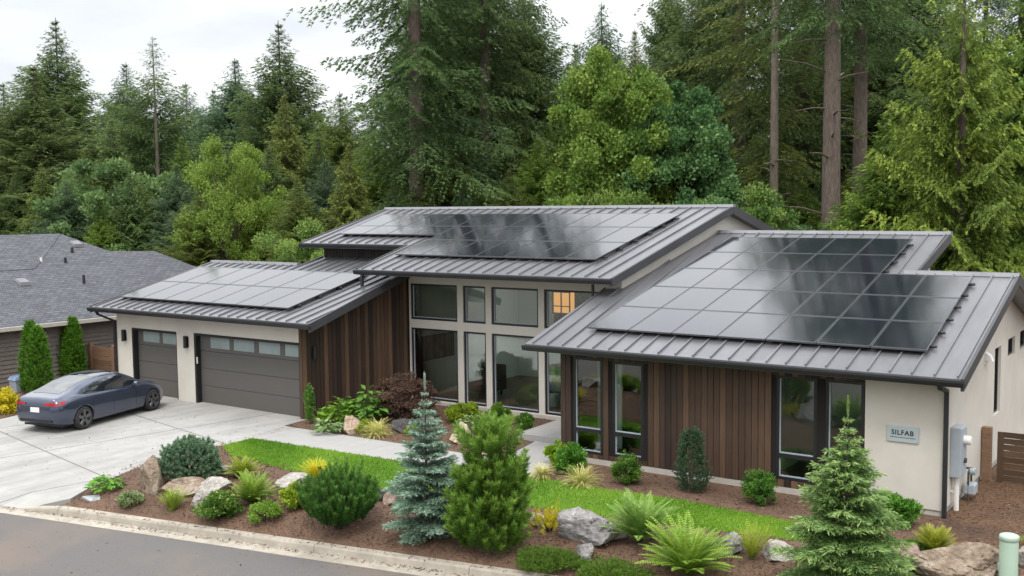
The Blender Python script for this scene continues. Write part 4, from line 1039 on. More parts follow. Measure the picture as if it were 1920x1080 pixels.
def array(name, xl, rowy, nper, zf):
    """xl(i, y): x of column line i at y; rowy: row boundaries; nper: panels per row"""
    for r_ in range(len(rowy)-1):
        y0, y1 = rowy[r_], rowy[r_+1]
        for i in range(nper[r_]):
            quad_panel([(xl(i,y0),y0),(xl(i+1,y0),y0),(xl(i+1,y1),y1),(xl(i,y1),y1)], zf,
                       f'black panel {ordn[i]} from left in the {ordn[r_]} row up on {name}')
        for q, t in (('lower',.25),('upper',.75)):
            yy = y0+(y1-y0)*t
            rail((xl(0,yy)+.05,yy), (xl(nper[r_],yy)+.04,yy), zf, f'{q} metal rail under the {ordn[r_]} panel row on {name}')
def xlR(i, y):
    v = (y-21.3)/(27.48-21.3); b = -12.99+7.68*i/7; t = -12.07+4.83*i/5; return b+(t-b)*v
array('the right wing roof', xlR, [21.31,22.60,23.89,25.14,26.32,27.48], [7,7,7,5,5], zR)
def xlC(i, y):
    v = (y-24.2)/(27.66-24.2); b = -21.5+7.04*i/7; t = -20.72+7.04*i/7; return b+(t-b)*v
array('the tall middle roof', xlC, [24.2,25.40,26.55,27.68], [7,7,7], zC)
def xlU(i, y): return -25.42 + 4.3*i/4 + .19*(y-25.82)
array('the middle roof left end', xlU, [25.82,26.55,27.68], [4,4], zC)
def xlG(i, y): return -30.89 + .14*(y-21.14) + 7.98*i/7
array('the garage roof', xlG, [21.14,22.62,24.1], [7,7], zG)
M['vent'] = surf('roof_vent_metal', (.13,.13,.14), (.17,.17,.18), rough=.5)
# ------------------------------------------------------------------ neighbouring house
nb = empty('neighbour_house', (-39.0,24.0,0), 'single storey neighbouring house with dark grey shingle hip roof and brown lap siding', 'house'); nb['world'] = (-39.0,24.0,0)
def zN(x, y): return 2.06 + .5*(-34.95-x)
E0, E1 = (-34.9,10.0), (-34.9,33.5)
sky = [(-37.92,29.55),(-39.2,28.62),(-39.38,26.53),(-40.85,25.3),(-40.95,22.0),(-40.95,13.0)]
mb = MB()
top = [E0,E1] + sky
zt = [zN(*p) for p in top]
mb.prism([(x,y,z-.15) for (x,y),z in zip(top,zt)], [(x,y,z) for (x,y),z in zip(top,zt)])
# west slopes beyond the ridge and hips
def west(a, b, drop=.5):
    (xa,ya),(xb,yb) = a,b; za, zb = zN(*a), zN(*b)
    mb.hexa([(xa,ya,za-.15),(xb,yb,zb-.15),(xb-5,yb+1.5,zb-2.2),(xa-5,ya+1.5,za-2.2)], [(xa,ya,za),(xb,yb,zb),(xb-5,yb+1.5,zb-2.05),(xa-5,ya+1.5,za-2.05)])
chain = [E1]+sky
for a, b in zip(chain[:-1], chain[1:]): west(a, b)
roofN = mb.build('roof', M['shingle'], nb)
mb = MB()   # thin overlay added to draw a shading line on the slope
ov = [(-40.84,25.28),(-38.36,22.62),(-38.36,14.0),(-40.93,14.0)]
mb.prism([(x,y,zN(x,y)-.01) for x,y in ov], [(x,y,zN(x,y)+.025) for x,y in ov]); mb.build('shade_line_overlay', M['shingle'], nb)
mb = MB(); mb.box(-34.9,-34.78,10.0,33.5,1.93,2.06); mb.build('gutter', M['gutter_pale'], nb)
mb = MB()
z = -.3
while z < 1.98:
    mb.add([(-35.2,10,z),(-35.2,33,z),(-35.23,33,z+.15),(-35.23,10,z+.15)], [(0,1,2,3)]); mb.add([(-35.23,10,z+.15),(-35.23,33,z+.15),(-35.2,33,z+.15),(-35.2,10,z+.15)], [(0,1,2,3)]); z += .15
mb.box(-35.5,-35.235,10,33,-.3,2.0)
mb.build('wall', M['siding'], nb)
mb = MB(); mb.box(-35.2,-34.9,10,33,1.92,1.94); mb.build('soffit', M['gutter_pale'], nb)
mb = MB(); mb.beam((-35.13,20.55,-.1),(-35.13,20.55,1.85),.07,.07,up=(0,1,0)); mb.build('downspout', M['dark_metal'], nb)
def onN(x, y, dz=0): return (x, y, zN(x,y)+dz)
for i, (x, y) in enumerate([(-36.55+.55,20.75),(-39.95,25.4)]):
    mb = MB(); c = onN(x, y)
    if i == 0: x = -37.5; y = 21.6; c = onN(x, y)
    mb.hexa([(x-.2,y-.22,zN(x-.2,y)+.02),(x+.2,y-.22,zN(x+.2,y)+.02),(x+.2,y+.22,zN(x+.2,y)+.02),(x-.2,y+.22,zN(x-.2,y)+.02)],
            [(x-.16,y-.18,zN(x-.16,y)+.1),(x+.18,y-.18,zN(x+.18,y)+.14),(x+.18,y+.18,zN(x+.18,y)+.14),(x-.16,y+.18,zN(x-.16,y)+.1)]); mb.build('roof_vent', M['vent'], nb)
for x, y, hh, mt in ((-39.4,24.85,.22,'dark_metal'),(-38.7,24.1,.2,'dark_metal'),(-38.9,23.2,.14,'white_plastic'),(-37.2,23.9,.32,'dark_metal')):
    mb = MB(); zz = zN(x,y); mb.tube([(x,y,zz-.05),(x,y,zz+hh)], [.055,.05], n=10); mb.build('vent_pipe', M[mt], nb)
# ------------------------------------------------------------------ timber fence between the houses
fe = empty('timber_fence', (-33.0,22.7,0), 'warm brown horizontal board fence between the neighbouring house and the garage', 'fence'); fe['world'] = (-33.0,22.7,0)
for a, b in ((-35.1,-33.72),(-33.56,-31.05)):
    mb = MB()
    for k in range(6):
        mb.cur = float(rng.uniform(0,1)); mb.box(a,b,22.70,22.725,.06+k*.165,.06+k*.165+.157)
    mb.build('board_panel', M['fence'], fe)
for x in (-33.64,-31.1,-35.05):
    mb = MB(); mb.cur = .9; mb.box(x-.07,x+.07,22.62,22.76,-.1,1.16); mb.build('post', M['fence'], fe)
# gate / side fence on the right
ga = empty('slat_gate', (-3.5,24.35,0), 'dark brown horizontal slat gate with narrow gaps at the right edge', 'gate'); ga['world'] = (-3.5,24.35,0)
mb = MB(); mb.cur = .8; mb.box(-4.88,-4.70,24.24,24.42,-.1,1.18); mb.build('post', M['fence'], ga)
mb = MB(); mb.cur = .35; mb.box(-4.58,-4.46,24.30,24.36,.03,1.10); mb.build('stile', M['gate'], ga)
mb = MB()
for k in range(8):
    mb.cur = float(rng.uniform(0,1)); mb.box(-4.46,1.5,24.31,24.335,.05+k*.134,.05+k*.134+.118)
mb.build('slat_panel', M['gate'], ga)
mb = MB(); mb.cur=.3; mb.box(-3.0,-2.9,24.337,24.40,.03,1.1); mb.box(-1.5,-1.4,24.337,24.40,.03,1.1); mb.build('stile', M['gate'], ga)

# ------------------------------------------------------------------ car (local: s along length, rear 0 -> front 4.72)
def interp_s(xs, ys):
    xs = np.array(xs); ys = np.array(ys)
    def f(s):
        # monotone-ish cubic (Catmull-Rom on non-uniform knots)
        s = np.clip(s, xs[0], xs[-1]); i = int(np.clip(np.searchsorted(xs, s)-1, 0, len(xs)-2))
        h = xs[i+1]-xs[i]; t = (s-xs[i])/h
        m0 = (ys[i+1]-ys[i-1])/(xs[i+1]-xs[i-1]) if i > 0 else (ys[1]-ys[0])/(xs[1]-xs[0])
        m1 = (ys[i+2]-ys[i])/(xs[i+2]-xs[i]) if i < len(xs)-2 else (ys[-1]-ys[-2])/(xs[-1]-xs[-2])
        return float((2*t**3-3*t**2+1)*ys[i]+(t**3-2*t**2+t)*h*m0+(-2*t**3+3*t**2)*ys[i+1]+(t**3-t**2)*h*m1)
    return f
CL = 4.75
top_z = interp_s([0,.06,.25,.7,1.2,1.75,2.25,2.7,3.15,3.5,3.75,4.1,4.4,4.62,4.75], [.80,1.0,1.06,1.18,1.34,1.44,1.46,1.42,1.24,1.06,.99,.93,.84,.70,.52])
belt_z = interp_s([0,.06,.3,1,2,3,3.5,3.8,4.2,4.5,4.75], [.72,.90,.985,.99,.97,.95,.93,.90,.83,.72,.48])
bot_z = interp_s([0,.1,.35,.8,3.9,4.3,4.6,4.75], [.42,.30,.23,.19,.19,.2,.22,.30])
half_w = interp_s([0,.05,.2,.5,1.1,2,3,3.7,4.2,4.5,4.68,4.75], [.62,.74,.84,.90,.925,.93,.92,.91,.87,.77,.60,.45])
belt_w = interp_s([0,.05,.3,1,2,3,3.6,4.2,4.6,4.75], [.52,.66,.74,.80,.83,.83,.80,.70,.5,.36])
roof_w = interp_s([0,.05,.3,.8,1.4,2,2.6,3.1,3.5,4,4.6,4.75], [.46,.58,.62,.57,.56,.57,.58,.62,.66,.58,.40,.28])
def section(s):
    zb, zm, zt_ = bot_z(s), belt_z(s), top_z(s); hw, bw, rw = half_w(s), belt_w(s), roof_w(s)
    zm = min(zm, zt_-.02)
    cpts = [(0,zb),(hw*.8,zb),(hw*.95,zb+.10*(zm-zb)),(hw,zb+.45*(zm-zb)),(hw*.99,zb+.72*(zm-zb)),(bw+.55*(hw-bw),zb+.92*(zm-zb)),(bw,zm),(bw-(bw-rw)*.5,zm+(zt_-zm)*.55),(rw,zt_-.12*(zt_-zm)-.012),(rw*.72,zt_-.018*min(1,(zt_-zm)*4+.3)),(0,zt_)]
    return cpts
def csmooth(pts, per=4):
    out = []
    n = len(pts)
    for i in range(n-1):
        p0 = pts[max(i-1,0)]; p1 = pts[i]; p2 = pts[i+1]; p3 = pts[min(i+2,n-1)]
        for k in range(per):
            t = k/per
            out.append(tuple(.5*((2*p1[j])+(-p0[j]+p2[j])*t+(2*p0[j]-5*p1[j]+4*p2[j]-p3[j])*t*t+(-p0[j]+3*p1[j]-3*p2[j]+p3[j])*t**3) for j in (0,1)))
    out.append(pts[-1]); return out
secs = {}
def half(s):
    k = round(s,4)
    if k not in secs: secs[k] = csmooth(section(s))
    return secs[k]
def body_y(s, z):
    """outer half width of the body at height z on the upper side (above the belt)"""
    h_ = half(s); best = None
    for (ya,za),(yb_,zb_) in zip(h_[:-1], h_[1:]):
        if za <= z <= zb_ and zb_ > za: best = ya+(yb_-ya)*(z-za)/(zb_-za)
    return best if best is not None else h_[-1][0]
def body_top(s, y):
    h_ = half(s)
    for (ya,za),(yb_,zb_) in list(zip(h_[:-1], h_[1:]))[::-1]:
        if yb_ <= y <= ya and ya > yb_: return zb_+(za-zb_)*(y-yb_)/(ya-yb_)
    return h_[-1][1]
car_paint, nt = new_mat('car_paint')
b = nt.nodes.new('ShaderNodeBsdfPrincipled'); setin(b,'Base Color',(.045,.057,.092,1)); setin(b,'Metallic',.6); setin(b,'Roughness',.22); setin(b,'Coat Weight',1.0); setin(b,'Coat Roughness',.04); bsdf_out(nt, b.outputs['BSDF'])
M['paint'] = car_paint
m_, nt = new_mat('car_glass'); b = nt.nodes.new('ShaderNodeBsdfPrincipled'); setin(b,'Base Color',(.012,.015,.018,1)); setin(b,'Roughness',.03); setin(b,'IOR',2.6); bsdf_out(nt, b.outputs['BSDF']); M['car_glass'] = m_
M['tyre'] = surf('tyre_rubber', (.018,.018,.019), (.025,.025,.026), rough=.85)
M['rim'] = surf('wheel_rim', (.13,.13,.14), (.16,.16,.17), rough=.35, metal=.8)
M['hub_dark'] = surf('wheel_dark', (.012,.012,.013), rough=.6)
M['tail'] = surf('tail_light', (.30,.012,.012), (.36,.018,.015), rough=.12)
M['head'] = surf('head_light', (.55,.56,.55), (.6,.6,.6), rough=.1)
M['black_trim'] = surf('black_trim', (.015,.015,.016), rough=.5)
car = empty('parked_car', (-27.60,17.97,.006), 'blue grey four door electric sedan parked on the driveway with its rear towards the street', 'car', rz=R(104-90))
W0 = .62+.33    # rear axle from the tail
RA, FA = .93, .93+2.95
def L2(s, y, z): return (y, s-(RA+FA)/2, z)      # local: +y forward
class LB(MB):
    def build(s, name, mat, parent, **k):
        s.v = [L2(*p) for p in s.v]; return MB.build(s, name, mat, None, loc=(0,0,0), **k)
def put(o, parent): o.parent = parent; o.location = (0,0,0); return o
st = sorted(set([0,.02,.05,.1,.16]+list(np.linspace(.22,4.5,64))+[4.55,4.62,4.68,4.72,4.75]))
mb = LB(); ring = []
for s_ in st:
    h_ = half(s_); ring.append([(s_, y, z) for y, z in h_] + [(s_, -y, z) for y, z in h_[-2:0:-1]])
nr = len(ring[0]); vs = [p for rg in ring for p in rg]; fs = []
for i in range(len(st)-1):
    for k in range(nr): fs.append((i*nr+k, i*nr+(k+1)%nr, (i+1)*nr+(k+1)%nr, (i+1)*nr+k))
fs.append(tuple(range(nr))); fs.append(tuple((len(st)-1)*nr+k for k in range(nr-1,-1,-1)))
mb.add(vs, fs)
body = mb.build('body', M['paint'], None, smooth=True)
cut = MB()
for ax in (RA, FA):
    cut2 = LB()
    cut2.v = []; 
    for sd in (-1, 1):
        n_ = 32; ring0 = [(ax+.375*math.cos(2*math.pi*k/n_), sd*.62, .335+.375*math.sin(2*math.pi*k/n_)) for k in range(n_)]; ring1 = [(a, sd*1.1, c) for a,_,c in ring0]
        cut2.prism(ring0, ring1)
    cut.v += []
    n0 = len(cut.v); cut.v += [L2(*p) for p in cut2.v]; cut.f += [tuple(n0+i for i in f) for f in cut2.f]; cut.tone += cut2.tone
cutter = cut.build('cutter', M['hub_dark'], None, loc=(0,0,0))
md = body.modifiers.new('arch', 'BOOLEAN'); md.object = cutter; md.operation = 'DIFFERENCE'; md.solver = 'EXACT'
bpy.context.view_layer.update()
dg = bpy.context.evaluated_depsgraph_get()
me2 = bpy.data.meshes.new_from_object(body.evaluated_get(dg)); body.modifiers.clear(); body.data = me2
bpy.data.objects.remove(cutter)
me2.materials.clear(); me2.materials.append(M['paint'])
put(body, car)
# glass patches following the body surface
def patch_side(sd, s0, s1, zlo, zhi, nS=22, nZ=6, off=.005):
    mb = LB(); vs = []
    for i in range(nS+1):
        s_ = s0+(s1-s0)*i/nS; a, b_ = zlo(s_), zhi(s_)
        for j in range(nZ+1):
            z = a+(b_-a)*j/nZ; vs.append((s_, sd*(body_y(s_, z)+off), z))
    fs = [(i*(nZ+1)+j, (i+1)*(nZ+1)+j, (i+1)*(nZ+1)+j+1, i*(nZ+1)+j+1) for i in range(nS) for j in range(nZ)]
    mb.add(vs, fs); return mb
def patch_top(s0, s1, wf, nS=18, nY=12, off=.005):
    mb = LB(); vs = []
    for i in range(nS+1):
        s_ = s0+(s1-s0)*i/nS; w = wf(s_)
        for j in range(nY+1):
            y = -w+2*w*j/nY; vs.append((s_, y, body_top(s_, abs(y))+off))
    fs = [(i*(nY+1)+j, (i+1)*(nY+1)+j, (i+1)*(nY+1)+j+1, i*(nY+1)+j+1) for i in range(nS) for j in range(nY)]
    mb.add(vs, fs); return mb
m_, nt = new_mat('rear_glass'); b = nt.nodes.new('ShaderNodeBsdfPrincipled'); setin(b,'Base Color',(.012,.015,.018,1)); setin(b,'Roughness',.05); setin(b,'IOR',2.5); bsdf_out(nt, b.outputs['BSDF']); M['rear_glass'] = m_
put(patch_top(.42, 1.62, lambda s: roof_w(s)*(.80+.12*(s-.42))).build('rear_window', M['rear_glass'], None, smooth=True), car)
put(patch_top(1.66, 2.50, lambda s: roof_w(s)*.94).build('roof_glass', M['car_glass'], None, smooth=True), car)
put(patch_top(2.56, 3.42, lambda s: roof_w(s)*.95).build('windscreen', M['car_glass'], None, smooth=True), car)
def zl(s): return belt_z(s)+.012
def zh(s):
    arch = np.interp(s, [.95,1.2,1.6,2.2,2.6,2.95,3.2,3.32], [belt_z(.95)+.03,1.14,1.27,1.335,1.31,1.19,1.06,belt_z(3.3)+.03])
    return min(arch, top_z(s)-.075)
for sd in (-1, 1):
    for a, b_, nm in ((.98,1.32,'quarter_window'),(1.35,2.12,'rear_side_window'),(2.17,3.28,'front_side_window')):
        put(patch_side(sd, a, b_, zl, zh).build(nm, M['car_glass'], None, smooth=True), car)
    # tail lamp, head lamp, mirror, door seams, handles, sill
    mb = LB(); vs = []
    nT = 12
    for i in range(nT+1):
        t = i/nT
        if t < .55:      # across the tail, from inboard to the corner
            yv = .34 + (half_w(.06)*.97-.34)*t/.55; s_ = .004 + .05*max(0, (t-.25)/.3)**2
            za, zb_ = .835-.03*t, .885+.07*t
            vs += [(s_-.014, sd*yv, za), (s_-.006, sd*yv, zb_)]
        else:            # along the side
            s_ = .06 + .27*(t-.55)/.45; za = .80+.085*(t-.55)/.45; zb_ = .925
            vs += [(s_, sd*(body_y(s_, za)+.007), za), (s_, sd*(body_y(s_, min(zb_, belt_z(s_)-.01))+.007), min(zb_, belt_z(s_)-.01))]
    mb.add(vs, [(2*i,2*i+2,2*i+3,2*i+1) for i in range(nT)]); put(mb.build('tail_light', M['tail'], None, smooth=True), car)
    mb = LB(); vs = []
    for i in range(7):
        s_ = 4.22+.34*i/6
        for zz in (.66+.06*(1-i/6), .76+.05*(1-i/6)): zz = min(zz, belt_z(s_)-.01); vs.append((s_, sd*(body_y(s_, zz)+.006), zz))
    mb.add(vs, [(2*i,2*i+2,2*i+3,2*i+1) for i in range(6)]); put(mb.build('headlight', M['head'], None, smooth=True), car)
    mb = LB(); mb.lathe([(0.0,-.09),(.06,-.07),(.085,0),(.07,.08),(0,.10)], (3.02, sd*1.0, 1.0), n=14); mb.v = [(a, b_, 1.0+(c-1.0)*.8) for a,b_,c in mb.v]
    mb.box(3.0,3.05,min(sd*.84,sd*.96),max(sd*.84,sd*.96),.965,.99); put(mb.build('wing_mirror', M['paint'], None, smooth=True), car)
    for s_ in (1.30, 2.14, 3.12):
        mb = LB()
        zs = np.linspace(.34, belt_z(s_)-.02, 9); w = .006
        for za, zb_ in zip(zs[:-1], zs[1:]):
            ya, yb_ = body_y(s_,za)+.002, body_y(s_,zb_)+.002; ds = .12*max(0,.55-za)*(-1 if s_ < 1.4 else 0)
            mb.add([(s_-w,sd*ya,za),(s_+w,sd*ya,za),(s_+w,sd*yb_,zb_),(s_-w,sd*yb_,zb_)], [(0,1,2,3)])
        put(mb.build('door_seam', M['black_trim'], None), car)
    for s_ in (1.42, 2.28):
        mb = LB(); zz = .86; yv = body_y(s_+.1, zz)+.004; mb.box(s_,s_+.2,min(sd*(yv-.01),sd*(yv+.006)),max(sd*(yv-.01),sd*(yv+.006)),zz,zz+.025); put(mb.build('door_handle', M['paint'], None), car)
mb = LB(); mb.box(-.012,.02,-.16,.16,.62,.76); put(mb.build('number_plate', M['white_plastic'], None), car)
mb = LB(); mb.box(-.004,.05,-.58,.58,.34,.40); put(mb.build('bumper_trim', M['black_trim'], None), car)
mb = LB(); mb.box(.30,4.4,-.72,.72,.17,.25); put(mb.build('underbody', M['black_trim'], None), car)
car.scale = (.95, .95, .95)
def wheel(ax, sd):
    root = bpy.data.objects.new('wheel', None); COL.objects.link(root); root.parent = car; root.location = L2(ax, sd*.815, .335)
    def W(mb, nm, mt, smooth=False):
        o = MB.build(mb, nm, mt, None, loc=(0,0,0), smooth=smooth); o.parent = root; o.location = (0,0,0); return o
    def lx(prof, n=36):   # lathe around the x axis
        mb = MB(); vs = []; fs = []
        for r_, h_ in prof:
            for k in range(n): a = 2*math.pi*k/n; vs.append((sd*h_, r_*math.cos(a), r_*math.sin(a)))
        for i in range(len(prof)-1):
            for k in range(n): fs.append((i*n+k, i*n+(k+1)%n, (i+1)*n+(k+1)%n, (i+1)*n+k))
        mb.add(vs, fs); return mb
    W(lx([(.235,-.11),(.30,-.115),(.333,-.085),(.335,0),(.333,.085),(.31,.112),(.245,.105)]), 'tyre', M['tyre'], True)
    W(lx([(.24,.10),(.235,.085),(.20,.03),(0,.02)]), 'wheel_well', M['hub_dark'], True)
    mb = lx([(.245,.106),(.245,.112),(.222,.108),(.215,.08)])
    for k in range(5):
        a = 2*math.pi*k/5+.3; c, s_ = math.cos(a), math.sin(a)
        def rp(r_, t_, h_): return (sd*h_, c*r_-s_*t_, s_*r_+c*t_)
        mb.hexa([rp(.03,-.045,.06),rp(.03,.045,.06),rp(.228,.062,.075),rp(.228,-.062,.075)], [rp(.03,-.04,.10),rp(.03,.04,.10),rp(.228,.05,.107),rp(.228,-.05,.107)])
    W(mb, 'rim', M['rim'])
for ax in (RA, FA):
    for sd in (-1, 1): wheel(ax, sd)

# ------------------------------------------------------------------ utility post, bin, slab
px_, py_, pz_ = -2.95, 16.68, hz(-2.95, 16.68)
o = empty('utility_post', (px_,py_,pz_), 'pale green cylindrical utility post with rounded cap at the bottom right', 'utility post'); o['world'] = (px_,py_,pz_)
mb = MB(); mb.lathe([(.13,-.2),(.13,.72),(.128,.74)], (px_,py_,pz_), n=28); mb.build('shaft', M['pale_green'], o, smooth=True)
mb = MB(); mb.lathe([(.128,.735),(.138,.74),(.138,.79),(.13,.81),(.10,.822),(0,.825)], (px_,py_,pz_), n=28); mb.build('cap', M['pale_green'], o, smooth=True)
o = empty('waste_bin', (-33.81,19.13,0), 'grey waste bin with a blue and white lid beside the brown siding wall', 'bin'); o['world'] = (-33.81,19.13,0)
mb = MB(); mb.hexa([(-33.98,18.98,0),(-33.64,18.98,0),(-33.64,19.28,0),(-33.98,19.28,0)], [(-34.03,18.93,.42),(-33.59,18.93,.42),(-33.59,19.33,.42),(-34.03,19.33,.42)]); mb.build('bin_body', M['grey_box'], o, bevel=.02)
mb = MB(); mb.prism([(-34.05,18.9,.42),(-33.57,18.9,.42),(-33.57,19.36,.42),(-34.05,19.36,.42)], [(-34.0,18.98,.52),(-33.62,18.98,.52),(-33.62,19.3,.56),(-34.0,19.3,.56)])
mb.build('lid', surf('blue_lid', (.05,.12,.27), (.3,.36,.45), scale=5, rough=.4), o)
mb = MB(); zz = hz(-19.74,12.68)+.03
mb.prism([(-20.05,12.62,zz-.06),(-19.62,12.52,zz-.06),(-19.42,12.80,zz-.06),(-19.84,12.92,zz-.06)], [(-20.05,12.62,zz),(-19.62,12.52,zz),(-19.42,12.80,zz),(-19.84,12.92,zz)])
tag(mb.build('paving_slab', M['slab'], None, loc=(-19.74,12.72,zz-.06), bevel=.01), 'flat grey paving slab lying in the mulch beside the driveway', 'slab')
# ------------------------------------------------------------------ foliage kinds
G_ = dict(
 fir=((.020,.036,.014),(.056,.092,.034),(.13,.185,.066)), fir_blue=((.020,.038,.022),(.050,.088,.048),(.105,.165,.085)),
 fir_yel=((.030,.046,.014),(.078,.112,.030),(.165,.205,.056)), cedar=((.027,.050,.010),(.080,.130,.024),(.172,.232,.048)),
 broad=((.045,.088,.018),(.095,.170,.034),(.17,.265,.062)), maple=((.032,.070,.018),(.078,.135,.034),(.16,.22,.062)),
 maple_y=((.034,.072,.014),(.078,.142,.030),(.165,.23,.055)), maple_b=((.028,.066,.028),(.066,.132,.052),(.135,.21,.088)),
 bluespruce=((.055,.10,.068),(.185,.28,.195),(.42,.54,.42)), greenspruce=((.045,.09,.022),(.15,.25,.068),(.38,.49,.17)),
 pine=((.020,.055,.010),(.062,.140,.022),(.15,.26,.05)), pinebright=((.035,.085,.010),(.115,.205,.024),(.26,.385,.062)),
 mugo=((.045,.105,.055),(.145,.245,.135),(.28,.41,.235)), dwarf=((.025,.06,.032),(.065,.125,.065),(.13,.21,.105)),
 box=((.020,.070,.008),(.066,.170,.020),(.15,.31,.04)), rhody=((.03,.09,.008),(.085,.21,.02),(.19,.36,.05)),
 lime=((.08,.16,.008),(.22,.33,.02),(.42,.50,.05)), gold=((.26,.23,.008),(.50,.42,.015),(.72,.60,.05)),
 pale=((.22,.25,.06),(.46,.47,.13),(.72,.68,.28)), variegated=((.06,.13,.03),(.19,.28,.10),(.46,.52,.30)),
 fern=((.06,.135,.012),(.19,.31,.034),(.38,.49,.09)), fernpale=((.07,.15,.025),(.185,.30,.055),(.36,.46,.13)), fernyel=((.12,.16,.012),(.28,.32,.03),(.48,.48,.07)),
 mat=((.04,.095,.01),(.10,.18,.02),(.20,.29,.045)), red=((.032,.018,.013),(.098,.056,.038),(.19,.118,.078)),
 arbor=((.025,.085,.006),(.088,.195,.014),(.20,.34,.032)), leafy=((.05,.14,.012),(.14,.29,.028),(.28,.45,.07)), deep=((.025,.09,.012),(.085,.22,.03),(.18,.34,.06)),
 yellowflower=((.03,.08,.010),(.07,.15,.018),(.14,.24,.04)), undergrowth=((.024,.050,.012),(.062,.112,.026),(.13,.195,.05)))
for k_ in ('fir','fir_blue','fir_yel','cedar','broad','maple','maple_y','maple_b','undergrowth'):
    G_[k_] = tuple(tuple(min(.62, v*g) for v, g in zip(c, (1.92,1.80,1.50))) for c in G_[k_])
LM = {}
FOREST = ('fir','fir_blue','fir_yel','cedar','broad','maple','maple_y','maple_b','undergrowth')
def LMat(k):
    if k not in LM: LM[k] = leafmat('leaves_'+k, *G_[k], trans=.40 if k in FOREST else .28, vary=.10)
    return LM[k]
GAIN = 1.0

def trunk_mesh(name, H, r0, r1=None, lean=0.0, n=8, seg=9, limbs=()):
    mb = MB(); pts = []; rad = []
    for i in range(seg+1):
        t = i/seg; pts.append((lean*t*t*H*.1+.02*r0*math.sin(5*t), .3*lean*t*H*.05, t*H - (.15 if i == 0 else 0))); rad.append(r0*(1-t)+(r1 or r0*.08)*t + (r0*.25 if i == 0 else 0))
    mb.tube(pts, rad, n=n)
    for a, b, ra, rb in limbs: mb.tube([a, ((a[0]+b[0])/2, (a[1]+b[1])/2, (a[2]+b[2])/2+.06*math.dist(a,b)), b], [ra, (ra+rb)/2, rb], n=5)
    me = bpy.data.meshes.new(name); me.from_pydata(mb.v, [], mb.f); me.update()
    me.polygons.foreach_set('use_smooth', np.ones(len(me.polygons), dtype=bool)); return me

def conifer_leaves(H, Rm, cb=.05, nb=180, prof=.8, elev=(-15, 50), droop=.35, upturn=0.0, dens=7, sec=.38, step=.12, sl=.32, sw=.10, hang=.2, whorl=0, jag=.35, tip_tone=.35, reps=1, gap=0.0, shape=None, drop=0.0, wj=.002, skip=None):
    """sprays of needles along branchlets along whorled branches"""
    Ps, Ds, Ts, Ls = [], [], [], []
    zs = np.sort(rng.uniform(cb, .985, nb)) if not whorl else np.repeat(np.linspace(cb, .985, whorl)**.92, max(1, nb//whorl)) + rng.normal(0, wj, whorl*max(1, nb//whorl))*np.repeat(np.linspace(1, .2, whorl), max(1, nb//whorl))
    az = np.arange(len(zs))*2.39996 + rng.normal(0, .35, len(zs))
    for zf_, a in zip(zs, az):
        u = min(.999, max(0, (zf_-cb)/(1-cb))); tp = min(1, .35+2.6*(1-u))
        base = (1-u)**prof if shape is None else shape(u)
        Lb = max(.03*Rm, Rm*base*(1-jag+jag*2*rng.random()*.75)) * (min(1, .55+u*6) if cb > .02 else 1)
        if u > .972 or (gap and rng.random() < gap): continue
        if skip and zf_ < skip[2] and abs((a-skip[0]+math.pi)%(2*math.pi)-math.pi) < skip[1]: continue
        e = R(elev[0]+(elev[1]-elev[0])*u + rng.normal(0, 6))
        ca, sa = math.cos(a), math.sin(a); tb = rng.normal(0, .10)
        ns = max(3, int(Lb*dens))
        s = np.linspace(.08, 1, ns)
        out = Lb*s*math.cos(e); zz = zf_*H + Lb*s*math.sin(e) - droop*Lb*s**2*(1-u*.6) + upturn*Lb*np.clip(s-.55, 0, 1)**2*2.2
        for sd in (-1, 1):
            l = (sec*Lb*(1-s*.78) + min(.06*Rm, .35*Lb)*sec + step*.6)*(.6+.8*rng.random(ns))*tp
            nk = max(2, int(np.ceil(l.max()/step)))
            t = (np.arange(nk)+rng.random((ns, nk))*.6)/nk
            ok = (t*l.max() <= l[:, None]) & (rng.random((ns, 1)) > drop)
            d_out = .62; d_lat = .78*sd
            dx = d_out*ca - d_lat*sa; dy = d_out*sa + d_lat*ca
            tt = t*l.max()
            px = out[:, None]*ca + dx*tt; py = out[:, None]*sa + dy*tt; pz = zz[:, None] - hang*tt - .25*hang*tt**2
            P = np.stack([px, py, pz], -1)[ok]
            if not len(P): continue
            for _ in range(reps):
                D = np.stack([np.full(len(P), dx), np.full(len(P), dy), np.full(len(P), -hang)], -1) + rng.normal(0, .38, (len(P), 3)) + np.array([ca, sa, 0])*.3
                Ps.append(P + rng.normal(0, .12*sl, P.shape)); Ds.append(D)
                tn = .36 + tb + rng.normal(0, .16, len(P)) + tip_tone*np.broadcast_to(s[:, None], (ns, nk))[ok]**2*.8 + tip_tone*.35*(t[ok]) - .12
                Ts.append(tn); Ls.append(sl*tp*rng.uniform(.65, 1.25, len(P)))
    P = np.concatenate(Ps); D = np.concatenate(Ds); T = np.concatenate(Ts); Lq = np.concatenate(Ls)
    Q = leaf_quads(P, D, rvec(len(P)), Lq, sw*Lq/sl, .45)
    return Q, T

